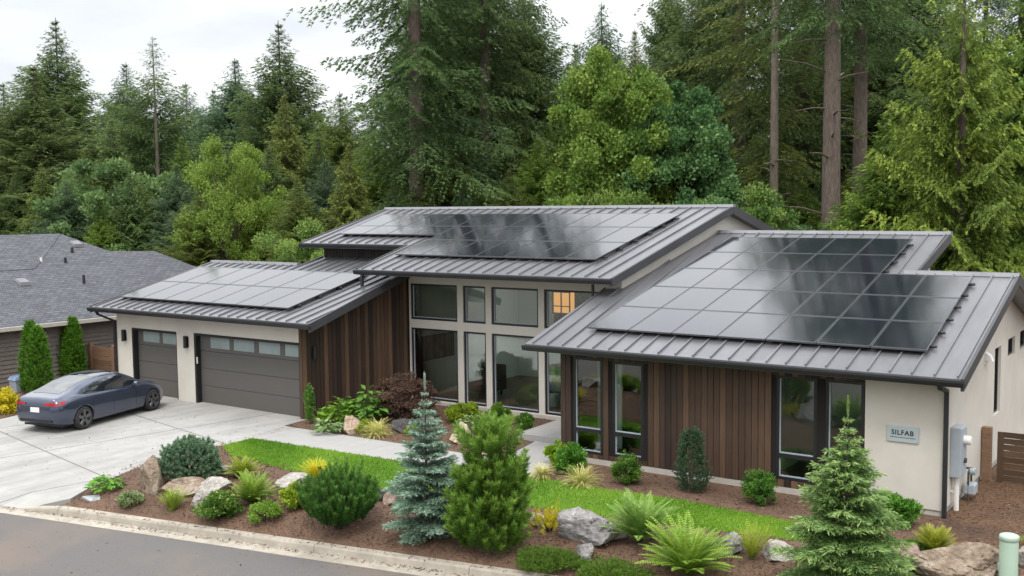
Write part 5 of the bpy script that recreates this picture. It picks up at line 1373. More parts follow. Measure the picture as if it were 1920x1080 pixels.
def blob_leaves(n, cx, cy, cz, rx, ry, rz, ll, lw, clumps=40, up=.5, spread=.42, low=-.35, flat=.75, out=.6, rr_=(.55,1.0)):
    """leaves gathered in clumps over a lumpy rounded crown"""
    c = rvec(clumps); c[:, 2] = np.where(c[:, 2] < low, -c[:, 2]*.6, c[:, 2]); c = unit(c)
    rr = rng.uniform(*rr_, clumps)**.6
    C = c*rr[:, None]; k = rng.integers(0, clumps, n); tone_c = rng.normal(0, .13, clumps)
    off = rvec(n)*(rng.random(n)**.45)[:, None]*spread*(.6+.7*rng.random(clumps))[k][:, None]; off[:, 2] *= flat
    Pn = C[k] + off
    P = Pn*np.array([rx, ry, rz]) + np.array([cx, cy, cz])
    o = unit(off*np.array([1, 1, 1/flat])+C[k]*.5)
    D = unit(o*out + np.array([0, 0, up]) + rng.normal(0, .6, (n, 3)))
    Nn = unit(o*.7 + np.array([0, 0, .7]) + rng.normal(0, .5, (n, 3)))
    Q = leaf_quads(P, D, Nn, ll*rng.uniform(.6, 1.25, n), lw*rng.uniform(.7, 1.2, n), .5)
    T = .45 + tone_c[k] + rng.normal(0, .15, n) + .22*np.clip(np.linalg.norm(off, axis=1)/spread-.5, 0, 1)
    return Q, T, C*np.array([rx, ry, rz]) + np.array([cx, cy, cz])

def shoots(points, dirs, lens, rad, nn, nl, nw, tip=.25):
    """bottle-brush pine shoots"""
    m = len(points); t = rng.random((m, nn))**.8
    D0 = unit(dirs); a = np.cross(D0, rvec(m)); A = unit(a); B = np.cross(D0, A)
    ph = rng.uniform(0, 2*np.pi, (m, nn))
    rad_dir = A[:, None]*np.cos(ph)[..., None] + B[:, None]*np.sin(ph)[..., None]
    P = points[:, None] + D0[:, None]*(t*lens[:, None])[..., None]
    D = rad_dir*.75 + D0[:, None]*(.55+.5*t[..., None])
    P = P.reshape(-1, 3); D = D.reshape(-1, 3)
    T = (.38 + rng.normal(0, .1, m)[:, None] + tip*(t-.3) + rng.normal(0, .1, (m, nn))).reshape(-1)
    Q = leaf_quads(P, D, rvec(len(P)), nl*rng.uniform(.7, 1.2, len(P)), nw, .4)
    return Q, T

def fern_leaves(nf, Lf, upang=(35, 80), pairs=26, pw=.13, arch=.9, width=.34):
    Qs, Ts = [], []
    for i in range(nf):
        a = 2*math.pi*i/nf*2.618 + rng.normal(0, .3); e = R(rng.uniform(*upang)); l = Lf*rng.uniform(.7, 1.08)
        s = np.linspace(.10, 1, pairs)
        ang = e - arch*s**1.5*rng.uniform(.75, 1.2)
        ds = l/pairs
        x = np.cumsum(np.cos(ang))*ds; z = np.cumsum(np.sin(ang))*ds + .02
        ca, sa = math.cos(a), math.sin(a)
        P = np.stack([x*ca, x*sa, z], -1); Tn = np.stack([np.cos(ang)*ca, np.cos(ang)*sa, np.sin(ang)], -1)
        lat = np.array([-sa, ca, 0]); up_ = np.cross(Tn, lat); tw = rng.normal(0, .25)
        w = width*l*.5*np.sin(np.pi*np.clip(s*.93+.07, 0, 1))**.7*(1-.30*s)
        tn = rng.normal(.45, .1)
        for sd in (-1, 1):
            D = lat*sd*np.cos(.5+tw*sd*.3) + Tn*.42 + up_*(.18*tw*sd-.10)
            Qs.append(leaf_quads(P, D, np.broadcast_to(up_, P.shape)+rng.normal(0, .12, P.shape), w, pw*l*.20+.004, .4)); Ts.append(tn + .25*(s-.4) + rng.normal(0, .09, pairs))
        Qs.append(leaf_quads(P[:-1], P[1:]-P[:-1], lat+rng.normal(0, .2, (pairs-1, 3)), ds*1.15, .008*l+.003, .5)); Ts.append(np.full(pairs-1, tn+.2))
    return np.concatenate(Qs), np.concatenate(Ts)

def tuft_leaves(n, h_, w_, lw, curve=.8, lo=45, hi=88):
    Qs, Ts = [], []
    a = rng.uniform(0, 2*np.pi, n); e = np.radians(rng.uniform(lo, hi, n)); l = rng.uniform(.6, 1.1, n)*h_*1.15
    P = np.stack([rng.normal(0, .08*w_, n), rng.normal(0, .08*w_, n), np.zeros(n)], -1); seg = 4; tn = rng.normal(.5, .2, n)
    for k in range(seg):
        ang = e - curve*(k/seg)**1.3
        D = np.stack([np.cos(ang)*np.cos(a), np.cos(ang)*np.sin(a), np.sin(ang)], -1); lat = np.stack([-np.sin(a), np.cos(a), np.zeros(n)], -1)
        Nn = np.cross(D, lat); L_ = l/seg
        Qs.append(leaf_quads(P, D, Nn+rng.normal(0, .1, (n, 3)), L_*1.25, lw*(1-.6*k/seg), .5)); Ts.append(tn+.08*k)
        P = P + D*L_[:, None]
    return np.concatenate(Qs), np.concatenate(Ts)

def broadleaf_clump(n, h_, w_, ll, lw):
    """big horizontal leaves on stems"""
    a = rng.uniform(0, 2*np.pi, n); r = np.sqrt(rng.random(n))*w_*.5; zt_ = h_*(1-.55*(r/(w_*.5))**1.5)*rng.uniform(.55, 1.0, n)
    P = np.stack([r*np.cos(a), r*np.sin(a), zt_], -1)
    D = np.stack([np.cos(a), np.sin(a), rng.normal(-.12, .22, n)], -1) + rng.normal(0, .3, (n, 3)); Nn = np.stack([np.cos(a)*.3, np.sin(a)*.3, np.ones(n)], -1)+rng.normal(0, .22, (n, 3))
    Lq = ll*rng.uniform(.65, 1.2, n)
    D = unit(D); S = unit(np.cross(D, Nn)); U = np.cross(S, D)
    tn = rng.normal(.5, .15, n)
    Qs = []; Ts = []
    for sd in (-1, 1):      # two halves folded along the midrib
        b_ = P + D*(Lq*.45)[:, None] + S*sd*(lw*.5*Lq/ll)[:, None] + U*(.10*Lq)[:, None]
        Qs.append(np.stack([P, b_, P+D*Lq[:, None], P+D*(Lq*.5)[:, None]], 1)); Ts.append(tn + rng.normal(0, .04, n))
    st = leaf_quads(np.stack([P[:, 0]*.25, P[:, 1]*.25, np.zeros(n)], -1), P-np.stack([P[:, 0]*.25, P[:, 1]*.25, np.zeros(n)], -1), rvec(n), np.linalg.norm(P*np.array([.75, .75, 1]), axis=1), .012, .5)
    Qs.append(st); Ts.append(np.full(n, .35))
    return np.concatenate(Qs), np.concatenate(Ts)

def rock_mesh(name, w_, d_, h_, seed, cuts=9, smoothness=0.0):
    r = np.random.default_rng(seed); bm = bmesh.new(); bmesh.ops.create_icosphere(bm, subdivisions=5, radius=1)
    cuts += 5
    dirs = unit(r.normal(size=(cuts, 3))*np.array([1, 1, .8])); ds = r.uniform(.50, .86, cuts)
    offv = Vector(r.uniform(-50, 50, 3))
    for v in bm.verts:
        p = np.array(v.co)
        for d_k, t in zip(dirs, ds):
            q = p @ d_k
            if q > t: p = p - d_k*(q-t)
        q = Vector(p)
        cr = 1-abs(mnoise.noise(q*2.2+offv)*2)
        nz = mnoise.fractal(q*1.6+offv, 1.0, 2.0, 4)*.07 - .09*max(0, cr-.82)/.18 + mnoise.fractal(q*7+offv, .9, 2.0, 4)*.030
        q = q*(1+nz); v.co = Vector((q.x*w_/2*1.25, q.y*d_/2*1.25, (q.z*.58+.34)*h_*1.22))
    me = bpy.data.meshes.new(name); bm.to_mesh(me); bm.free()
    return me

def rockmat(name, a, b, c):
    m, nt = new_mat(name); L = nt.links.new
    tc = nt.nodes.new('ShaderNodeTexCoord')
    n = N(nt, 'ShaderNodeTexNoise', Scale=3.2, Detail=10, Roughness=.72); L(tc.outputs['Object'], n.inputs['Vector'])
    r = ramp(nt, [(.32, a), (.52, b), (.70, c)]); L(n.outputs['Fac'], r.inputs['Fac'])
    v = N(nt, 'ShaderNodeTexNoise', Scale=17, Detail=8, Roughness=.75); L(tc.outputs['Object'], v.inputs['Vector'])
    rr = ramp(nt, [(.35, (.62,.60,.58)), (.65, (1.15,1.15,1.15))]); L(v.outputs['Fac'], rr.inputs['Fac'])
    mx = nt.nodes.new('ShaderNodeMix'); mx.data_type = 'RGBA'; mx.blend_type = 'MULTIPLY'; mx.inputs[0].default_value = 1; L(r.outputs['Color'], mx.inputs[6]); L(rr.outputs['Color'], mx.inputs[7])
    b_ = nt.nodes.new('ShaderNodeBsdfPrincipled'); setin(b_, 'Roughness', .9); setin(b_, 'Specular IOR Level', .25); L(mx.outputs[2], b_.inputs['Base Color'])
    bp = N(nt, 'ShaderNodeBump', Strength=.9, Distance=.03); L(v.outputs['Fac'], bp.inputs['Height']); L(bp.outputs['Normal'], b_.inputs['Normal'])
    bsdf_out(nt, b_.outputs['BSDF']); return m
RK = dict(brown=rockmat('brown_stone',(.12,.085,.06),(.27,.21,.155),(.40,.35,.29)), pale=rockmat('pale_stone',(.22,.20,.175),(.40,.375,.34),(.55,.53,.49)),
          grey=rockmat('grey_stone',(.14,.135,.13),(.29,.28,.27),(.42,.41,.40)), dark=rockmat('dark_stone',(.035,.032,.032),(.075,.07,.07),(.14,.13,.13)),
          red=rockmat('reddish_stone',(.14,.09,.072),(.27,.19,.155),(.42,.35,.30)), cream=rockmat('cream_stone',(.33,.28,.18),(.52,.46,.32),(.64,.60,.46)), tan=rockmat('tan_stone',(.24,.17,.12),(.42,.32,.24),(.54,.45,.36)))
# ------------------------------------------------------------------ the garden
CATS = dict(hosta='plant', mound='low shrub', mugo='cushion pine', rock='rock', tuft='ornamental grass', flowershrub='shrub', fern='fern', fernyellow='fern', shrub='shrub', pine='pine shrub',
            spruceblue='spruce tree', pinetall='pine tree', goldtuft='golden shrub', mat='ground juniper', sprucegreen='spruce tree', boxwood='boxwood', dwarfconifer='dwarf conifer',
            column='columnar shrub', bigleaf='leafy plant', redmaple='maple', yellowbush='yellow shrub', arborvitae='arborvitae')
NAMES = dict(hosta='hosta_plant', mound='mound_shrub', mugo='cushion_pine', rock='rock', tuft='grass_tuft', flowershrub='flowering_shrub', fern='fern', fernyellow='fern', shrub='leafy_shrub', pine='round_pine',
            spruceblue='blue_spruce', pinetall='young_pine', goldtuft='golden_shrub', mat='juniper_mat', sprucegreen='green_spruce', boxwood='boxwood', dwarfconifer='dwarf_conifer',
            column='columnar_shrub', bigleaf='leafy_plant', redmaple='weeping_maple', yellowbush='yellow_shrub', arborvitae='arborvitae')
GROUPS = dict(rock='stones set in the planting beds', fern='ferns on the berm', fernyellow='yellow ferns near the boulder', boxwood='boxwoods along the house', tuft='grassy tufts in the beds', mound='low mounds in the beds', shrub='leafy shrubs in the beds', mat='creeping juniper mats', bigleaf='big leaved plants at the wood wall', arborvitae='arborvitae beside the driveway', hosta='leafy clumps in the beds')
def leafy(kind, label, x, y, z, Q, T, mat, stem=None, single=False, extra=()):
    nm = NAMES[kind]
    if single:
        o = link_mesh(nm, quads_mesh(nm, Q, T), mat, loc=(x, y, z)); return tag(o, label, CATS[kind], GROUPS.get(kind))
    r = empty(nm, (x, y, z), label, CATS[kind], GROUPS.get(kind))
    link_mesh('foliage', quads_mesh('foliage', Q, T), mat, r)
    if stem is not None: link_mesh(stem[0], stem[1], M['bark' if stem[0] == 'trunk' else 'twig'], r)
    for n_, me_, m_ in extra: link_mesh(n_, me_, m_, r)
    return r
def stems(h_, w_, n=9, r=.012):
    mb = MB()
    for i in range(n):
        a = 2*math.pi*i/n+rng.normal(0,.3); q = w_*.36*rng.uniform(.4,1)
        mb.tube([(.02*math.cos(a),.02*math.sin(a),-.05),(q*.5*math.cos(a),q*.5*math.sin(a),h_*.4),(q*math.cos(a),q*math.sin(a),h_*.75)], [r, r*.7, r*.3], n=5)
    me = bpy.data.meshes.new('stems'); me.from_pydata(mb.v, [], mb.f); me.update(); return me
ri = 0
for kind, x, y, z, w, h, label in GARDEN:
    if kind in ('slab','post','bin'): continue
    if kind == 'rock':
        ri += 1
        mk = 'grey'
        for key, mm in (('brown boulder','brown'),('brown rock','brown'),('reddish','red'),('white','pale'),('pale','pale'),('cream','cream'),('tan','tan'),('dark','dark'),('pink','red')):
            if key in label: mk = mm; break
        dd = w*rng.uniform(.75, 1.0)
        o = link_mesh('rock', rock_mesh('rock', w, dd, h, 100+ri, cuts=int(rng.integers(7, 13))), RK[mk], loc=(x, y+dd*.25, z-.03), rz=rng.uniform(-.4,.4))
        tag(o, label, 'rock', GROUPS['rock']); continue
    if kind in ('fern','fernyellow'):
        L_ = max(w*.54, h*.86)
        pal = 'fernyel' if (kind == 'fernyellow' or 'yellow' in label) else ('fernpale' if 'pale' in label else 'fern')
        up = (58, 86) if 'narrow' in label else ((45, 85) if kind == 'fernyellow' else (36, 88))
        nf = 30 if w < .7 else 104
        Q, T = fern_leaves(nf, L_, upang=up, pairs=26 if w > .7 else 18, arch=.55 if kind == 'fernyellow' or 'narrow' in label else .80, width=.32)
        leafy(kind, label, x, y, z, Q, T, LMat(pal), single=True)
    elif kind == 'tuft':
        pal = 'pale' if 'pale' in label else ('gold' if 'feathery' in label else 'fern')
        Q, T = tuft_leaves(420, h, w, .016, curve=1.5 if 'pale' in label else .9, lo=20 if 'pale' in label else 50)
        leafy(kind, label, x, y, z, Q, T, LMat(pal), single=True)
    elif kind == 'goldtuft':
        pts = np.stack([rng.normal(0,.13,90), rng.normal(0,.13,90), rng.uniform(.02,.22,90)], -1); d = unit(pts*np.array([2.4,2.4,1])+np.array([0,0,.35])+rng.normal(0,.15,(90,3)))
        ln = rng.uniform(.10,.24,90); pts[0] = (.08,.02,.2); d[0] = (.25,0,1); ln[0] = .5; pts[1] = (.06,0,.25); d[1] = (.3,.1,1); ln[1] = .36
        Q, T = shoots(pts, d, ln, .03, 40, .05, .009); leafy(kind, label, x, y, z, Q, T, LMat('gold'), ('stems', stems(h*.5, w)))
    elif kind in ('hosta',):
        pal = 'variegated' if ('white tips' in label or 'pale' in label) else 'leafy'
        Q, T = broadleaf_clump(110, h*.95, w*1.05, .16, .10); leafy(kind, label, x, y, z, Q, T, LMat(pal), single=True)
    elif kind == 'bigleaf':
        Q, T = broadleaf_clump(230, h*1.1, w*1.25, .25, .16); leafy(kind, label, x, y, z, Q, T, LMat('leafy' if 'lime' in label else 'deep'), single=True)
    elif kind == 'mound':
        pal = 'variegated' if 'pale' in label else ('lime' if 'lime' in label else ('mat' if 'ground' in label else 'leafy'))
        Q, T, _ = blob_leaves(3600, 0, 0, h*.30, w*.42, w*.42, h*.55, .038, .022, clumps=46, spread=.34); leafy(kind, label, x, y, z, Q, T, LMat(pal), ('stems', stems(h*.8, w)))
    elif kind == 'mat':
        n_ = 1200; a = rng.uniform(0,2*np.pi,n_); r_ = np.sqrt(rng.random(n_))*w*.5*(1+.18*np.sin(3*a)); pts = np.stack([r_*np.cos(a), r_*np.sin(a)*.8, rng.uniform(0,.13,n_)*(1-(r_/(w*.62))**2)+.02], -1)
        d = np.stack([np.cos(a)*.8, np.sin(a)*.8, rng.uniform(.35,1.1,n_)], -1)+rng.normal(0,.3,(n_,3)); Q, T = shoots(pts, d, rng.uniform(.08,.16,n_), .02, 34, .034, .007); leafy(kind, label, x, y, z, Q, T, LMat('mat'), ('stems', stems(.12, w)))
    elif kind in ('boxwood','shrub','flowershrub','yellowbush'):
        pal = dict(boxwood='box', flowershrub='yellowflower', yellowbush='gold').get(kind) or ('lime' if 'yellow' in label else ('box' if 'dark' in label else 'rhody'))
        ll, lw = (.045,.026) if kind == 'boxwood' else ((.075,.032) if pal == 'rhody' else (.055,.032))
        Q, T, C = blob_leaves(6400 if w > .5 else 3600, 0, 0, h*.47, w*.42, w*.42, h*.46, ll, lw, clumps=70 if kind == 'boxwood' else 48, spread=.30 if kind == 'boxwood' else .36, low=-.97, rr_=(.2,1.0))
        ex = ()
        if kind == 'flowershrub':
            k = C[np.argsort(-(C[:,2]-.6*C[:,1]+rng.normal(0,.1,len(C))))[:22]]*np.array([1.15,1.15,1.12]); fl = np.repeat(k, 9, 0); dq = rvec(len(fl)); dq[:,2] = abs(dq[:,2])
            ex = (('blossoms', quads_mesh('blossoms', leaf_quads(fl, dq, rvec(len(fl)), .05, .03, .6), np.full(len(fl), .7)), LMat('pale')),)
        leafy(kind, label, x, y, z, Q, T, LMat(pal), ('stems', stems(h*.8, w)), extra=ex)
    elif kind == 'dwarfconifer':
        n_ = 900; t = rng.random(n_); a = rng.uniform(0,2*np.pi,n_); prof = np.interp(t, [0,.15,.4,.6,.85,1], [.55,.9,1,.78,.55,.1]); r_ = w*.46*prof*np.sqrt(rng.uniform(.2,1,n_))*(1+.25*np.sin(2.3*a+6*t))
        pts = np.stack([r_*np.cos(a), r_*np.sin(a), t*h*.93+.03], -1); d = np.stack([np.cos(a)*.7, np.sin(a)*.7, np.full(n_,.75)], -1)+rng.normal(0,.3,(n_,3))
        Q, T = shoots(pts, d, rng.uniform(.06,.12,n_), .03, 40, .035, .009); leafy(kind, label, x, y, z, Q, T, LMat('dwarf'), ('trunk', trunk_mesh('trunk', h*.9, .025)))
    elif kind == 'column':
        Q, T, _ = blob_leaves(2600, 0, 0, h*.52, w*.42, w*.42, h*.50, .045, .028, clumps=60, spread=.42, low=-.98, flat=.35); leafy(kind, label, x, y, z, Q, T, LMat('deep'), ('trunk', trunk_mesh('trunk', h*.9, .02)))
    elif kind == 'arborvitae':
        n_ = 2300; t = rng.random(n_); a = rng.uniform(0,2*np.pi,n_); two = 'double' in label or 'smaller' in label
        prof = np.interp(t, [0,.12,.35,.7,.9,1], [.85,1,.97,.70,.40,.08]); r_ = w*(.46 if not two else .36)*prof*rng.uniform(.72,1.0,n_)
        pts = np.stack([r_*np.cos(a), r_*np.sin(a), t*h*.97+.02], -1)
        if two:
            sidx = rng.random(n_) < .45; pts[:,0] += np.where(sidx, -.22*w, .16*w); pts[:,2] *= np.where(sidx, 1.0 if 'tall' in label else .92, .93 if 'tall' in label else 1.0)
        d = np.stack([np.cos(a)*.42, np.sin(a)*.42, np.full(n_,1.)], -1)+rng.normal(0,.2,(n_,3))
        Q, T = shoots(pts, d, rng.uniform(.10,.2,n_), .03, 22, .06, .016, tip=.35); leafy(kind, label, x, y, z, Q, T, LMat('arbor'), ('trunk', trunk_mesh('trunk', h*.85, .05)))
    elif kind == 'mugo':
        n_ = 1100; v = rvec(n_); v[:,2] = np.abs(v[:,2])*1.0-.12; rr = rng.uniform(.70,1.0,n_); lump = 1+.10*np.sin(7*v[:,0]+3)*np.sin(6*v[:,1]+1)
        pts = v*np.array([w*.47,w*.44,h*.80])*(rr*lump)[:,None]+np.array([0,0,h*.20]); d = unit(v*.8+np.array([0,0,.55])+rng.normal(0,.18,(n_,3)))
        Q, T = shoots(pts, d, rng.uniform(.07,.13,n_), .04, 60, .055, .010, tip=.3); leafy(kind, label, x, y, z, Q, T, LMat('mugo'), ('stems', stems(h*.8, w*1.2, 12, .03)))
    elif kind == 'pine':
        n_ = 330; v = rvec(n_); v[:,2] = v[:,2]*.5+.5; rr = rng.uniform(.55,1.0,n_)**.7
        pts = v*np.array([w*.47,w*.45,h*.60])*rr[:,None]; pts[:,2] += h*.04; pts[:,:2] *= np.interp(pts[:,2]/h, [0,.2,.5,.8], [.72,1,1,.8])[:,None]
        d = unit(v*np.array([.5,.5,.1])+np.array([0,0,.95])+rng.normal(0,.15,(n_,3))); ln = rng.uniform(.18,.36,n_); tall_ = pts[:,2] > h*.5; ln[tall_] *= rng.uniform(1,1.75,tall_.sum())
        Q, T = shoots(pts, d, ln, .05, 125, .085, .011, tip=.5); leafy(kind, label, x, y, z, Q, T, LMat('pine'), ('stems', stems(h*.7, w, 12, .025)))
    elif kind == 'pinetall':
        n_ = 400; t = rng.random(n_)*.60; a = rng.uniform(0,2*np.pi,n_); prof = np.interp(t, [0,.12,.3,.48,.60], [.72,.98,1,.78,.42]); r_ = w*.44*prof*np.sqrt(rng.uniform(.35,1,n_))
        pts = np.stack([r_*np.cos(a), r_*np.sin(a), t*h+.02], -1); d = np.stack([np.cos(a)*.55, np.sin(a)*.55, np.full(n_,.95)], -1)+rng.normal(0,.2,(n_,3)); ln = rng.uniform(.18,.40,n_)
        m_ = 84; a2 = rng.uniform(0,2*np.pi,m_); r2 = rng.uniform(.0,.24,m_)*w; p2 = np.stack([r2*np.cos(a2), r2*np.sin(a2), h*(.70+.04*rng.random(m_))], -1); d2 = np.stack([np.cos(a2)*r2*3.0, np.sin(a2)*r2*3.0, np.full(m_,1.)], -1); l2 = rng.uniform(.30,.62,m_); l2[:4] = .66
        q3 = 16; a3 = rng.uniform(-.9,.9,q3); p3 = np.stack([w*(.25+.2*rng.random(q3))*np.cos(a3), w*.3*np.sin(a3), h*(.48+.06*rng.random(q3))], -1); d3 = np.stack([.35*np.cos(a3), .35*np.sin(a3), np.ones(q3)], -1)
        Q, T = shoots(np.concatenate([pts,p2,p3]), np.concatenate([d,d2,d3]), np.concatenate([ln,l2,rng.uniform(.3,.5,q3)]), .05, 130, .115, .013, tip=.55)
        leafy(kind, label, x, y, z, Q, T, LMat('pinebright'), ('trunk', trunk_mesh('trunk', h*.92, .045)))
    elif kind in ('spruceblue','sprucegreen'):
        blue = kind == 'spruceblue'
        if blue:
            shp = lambda u: float(np.interp(u, [0,.14,.26,.40,.53,.66,.75,.855,.93,1], [.85,.97,1,.80,.60,.47,.29,.15,.06,.015]))
            Q, T = conifer_leaves(h*.95, w*.55, cb=.03, nb=180, elev=(-4, 40), droop=.14, dens=34, sec=.40, step=.030, sl=.070, sw=.017, hang=.12, whorl=15, jag=.30, tip_tone=.42, reps=2, shape=shp)
        else:
            shp = lambda u: float(np.interp(u, [0,.1,.3,.5,.65,.8,.9,1], [1,1,.80,.60,.42,.17,.07,.02]))
            Q, T = conifer_leaves(h*.95, w*.50, cb=.03, nb=220, elev=(-4, 42), droop=.16, dens=27, sec=.42, step=.038, sl=.085, sw=.020, hang=.20, whorl=16, jag=.38, tip_tone=.6, reps=2, shape=shp)
        pl_ = np.stack([np.zeros(6), np.zeros(6), np.linspace(.90,.96,6)*h], -1); q_, t_ = shoots(pl_, np.tile([0,0,1.],(6,1)), np.full(6,.09*h*.6), .02, 60, .035, .008); T = np.concatenate([T, t_+.35]); Q = np.concatenate([Q, q_])
        leafy(kind, label, x, y, z, Q, T, LMat('bluespruce' if blue else 'greenspruce'), ('trunk', trunk_mesh('trunk', h*.99, .04)))
    elif kind == 'redmaple':
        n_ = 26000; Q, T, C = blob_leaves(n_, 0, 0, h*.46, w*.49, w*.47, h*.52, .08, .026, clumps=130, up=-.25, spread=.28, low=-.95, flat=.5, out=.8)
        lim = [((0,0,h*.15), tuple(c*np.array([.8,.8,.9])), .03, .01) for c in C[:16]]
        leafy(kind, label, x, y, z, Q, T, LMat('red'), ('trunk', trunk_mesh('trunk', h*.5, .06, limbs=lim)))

# ------------------------------------------------------------------ forest
def proto_conifer(H, Rm, r0, mat, bark='bark', limbs=(), **k):
    Q, T = conifer_leaves(H, Rm, **k)
    return dict(H=H, R=Rm, crown=quads_mesh('crown', Q, T), trunk=trunk_mesh('trunk', H*.985, r0, lean=rng.uniform(-.04,.04), n=10, seg=14, limbs=limbs), mat=mat, bark=bark)
def proto_broad(H, Rm, mat, n=26000, ll=.22, lw=.16, lo=.18, clumps=110, bark='bark', n_l=14, sp=.21):
    Q, T, C = blob_leaves(n, 0, 0, H*(.5+lo/2), Rm, Rm, H*(.5-lo/2), ll, lw, clumps=clumps, spread=sp, low=-.75, flat=.55, rr_=(.22,1.18))
    lim = [((0,0,H*rng.uniform(.12,.4)), tuple(c*.9), .07, .015) for c in C[:n_l]]
    return dict(H=H, R=Rm, crown=quads_mesh('crown', Q, T), trunk=trunk_mesh('trunk', H*.75, .16, lean=.5, limbs=lim), mat=mat, bark=bark)
dead = lambda H, n, z0, z1, L_: [((0,0,z), (math.cos(a)*l, math.sin(a)*l, z+rng.uniform(-.5,.35)*l), .05, .012) for z, a, l in [(rng.uniform(z0,z1), rng.uniform(0,6.28), rng.uniform(.4,1)*L_) for _ in range(n)]]
PR = {}
def cone(k, p=.9): return lambda u: min(1.0, (1-u)*k)**(p+.12*u)*(1-.12*max(0, .3-u)/.3)
PR['fir'] = [proto_conifer(18, 4.2, .24, 'fir', cb=.04, nb=660, whorl=44, wj=.012, shape=cone(1.7), elev=(-16,56), droop=.20, upturn=.10, dens=5.0, sec=.34, step=.15, sl=.20, sw=.042, hang=.34, jag=.50, reps=4, drop=.12),
             proto_conifer(17, 3.8, .22, 'fir_blue', cb=.05, nb=620, whorl=42, wj=.012, shape=cone(1.6,1.0), elev=(-10,58), droop=.16, upturn=.08, dens=5.2, sec=.32, step=.15, sl=.19, sw=.04, hang=.28, jag=.55, reps=4, drop=.12),
             proto_conifer(18, 4.2, .24, 'fir', cb=.04, nb=580, whorl=40, wj=.013, shape=cone(1.8), elev=(-20,55), droop=.28, upturn=.12, dens=4.8, sec=.36, step=.15, sl=.21, sw=.045, hang=.45, jag=.6, reps=4, drop=.25)]
PR['firo'] = [proto_conifer(18, 4.0, .22, 'fir', cb=.06, nb=560, whorl=38, wj=.010, shape=cone(1.7,1.0), elev=(0,56), droop=.10, dens=5, sec=.30, step=.14, sl=.19, sw=.04, hang=.34, jag=.5, reps=4, gap=.03)]
PR['firt'] = [proto_conifer(16, 3.6, .17, 'fir', skip=(R(-36), .8, .75), cb=.10, nb=330, shape=cone(1.7,1.0), elev=(-8,52), droop=.20, dens=5, sec=.34, step=.15, sl=.19, sw=.04, hang=.40, jag=.6, reps=3, bark='bark_pale')]
PR['cedarn'] = [proto_conifer(12, 2.2, .15, 'fir_yel', cb=.03, nb=360, shape=cone(1.5), elev=(5,55), droop=.28, upturn=.1, dens=7, sec=.40, step=.11, sl=.19, sw=.045, hang=.6, jag=.4, reps=3)]
PR['tall'] = [proto_conifer(41, 4.8, .44, 'fir', cb=.19, nb=250, prof=.5, elev=(-14,35), droop=.22, upturn=.14, dens=4.0, sec=.27, step=.15, sl=.20, sw=.042, hang=.75, jag=.65, reps=6, gap=.06, drop=.3, limbs=dead(41,12,3,9,2.0)),
              proto_conifer(40, 4.4, .40, 'fir', cb=.15, nb=280, prof=.5, elev=(-16,35), droop=.26, upturn=.16, dens=4.0, sec=.28, step=.15, sl=.20, sw=.042, hang=.80, jag=.65, reps=6, gap=.06, drop=.3, limbs=dead(40,12,2,8,2.0))]
PR['tallthin'] = [proto_conifer(38, 2.9, .18, 'fir_yel', skip=(R(-68), .8, .5), bark='bark_pale', cb=.17, nb=210, prof=.4, elev=(-18,30), droop=.35, upturn=.1, dens=4.4, sec=.32, step=.15, sl=.19, sw=.04, hang=.8, jag=.7, reps=3, limbs=dead(38,10,2,8,1.6))]
PR['tallbare'] = [proto_conifer(43, 3.9, .40, 'fir', cb=.30, nb=210, prof=.45, elev=(-14,35), droop=.30, upturn=.12, dens=4.2, sec=.30, step=.15, sl=.20, sw=.042, hang=.75, jag=.65, reps=3, limbs=dead(43,18,3,13,2.3))]
PR['cedar'] = [proto_conifer(15, 3.9, .30, 'cedar', cb=.01, nb=250, prof=.55, elev=(-4,40), droop=.55, upturn=.55, dens=7, sec=.27, step=.07, sl=.17, sw=.055, hang=1.05, jag=.70, reps=4, tip_tone=.55, gap=.08, drop=.42)]
PR['broad'] = [proto_broad(9, 2.5, 'broad', n=60000, ll=.11, lw=.075, lo=.02, clumps=170)]
PR['maple'] = [proto_broad(12, 3.1, 'maple_y', n=62000, ll=.17, lw=.14, lo=.05, clumps=190), proto_broad(11, 3.0, 'maple_b', n=60000, ll=.18, lw=.15, lo=.03, clumps=180)]
PR['bush'] = [proto_broad(6, 2.6, 'undergrowth', n=32000, ll=.14, lw=.10, lo=.0, clumps=80, n_l=8, sp=.23), proto_broad(6, 2.4, 'undergrowth', n=30000, ll=.12, lw=.08, lo=.0, clumps=64, n_l=8, sp=.25)]
USED = {}
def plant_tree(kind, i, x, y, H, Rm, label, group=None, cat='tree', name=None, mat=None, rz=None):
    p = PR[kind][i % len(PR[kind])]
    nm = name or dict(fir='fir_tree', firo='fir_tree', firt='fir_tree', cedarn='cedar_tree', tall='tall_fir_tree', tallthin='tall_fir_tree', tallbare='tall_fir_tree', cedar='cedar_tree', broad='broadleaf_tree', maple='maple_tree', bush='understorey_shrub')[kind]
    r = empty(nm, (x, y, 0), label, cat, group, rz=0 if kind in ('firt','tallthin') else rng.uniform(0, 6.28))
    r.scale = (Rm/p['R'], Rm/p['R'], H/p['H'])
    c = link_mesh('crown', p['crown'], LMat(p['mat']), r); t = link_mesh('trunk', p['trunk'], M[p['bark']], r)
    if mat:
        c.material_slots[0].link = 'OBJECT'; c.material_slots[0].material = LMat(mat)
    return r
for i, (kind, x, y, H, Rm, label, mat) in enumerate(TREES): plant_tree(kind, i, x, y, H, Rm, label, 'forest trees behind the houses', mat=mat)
for i, (x, y, H, Rm) in enumerate(BUSHES):
    plant_tree('bush', i, x, y, H, H*.42, 'leafy green understorey shrub growing between the forest trunks behind the roofs', 'understorey shrubs behind the houses', 'shrub', mat=('maple_b','maple','broad','undergrowth')[i % 4])
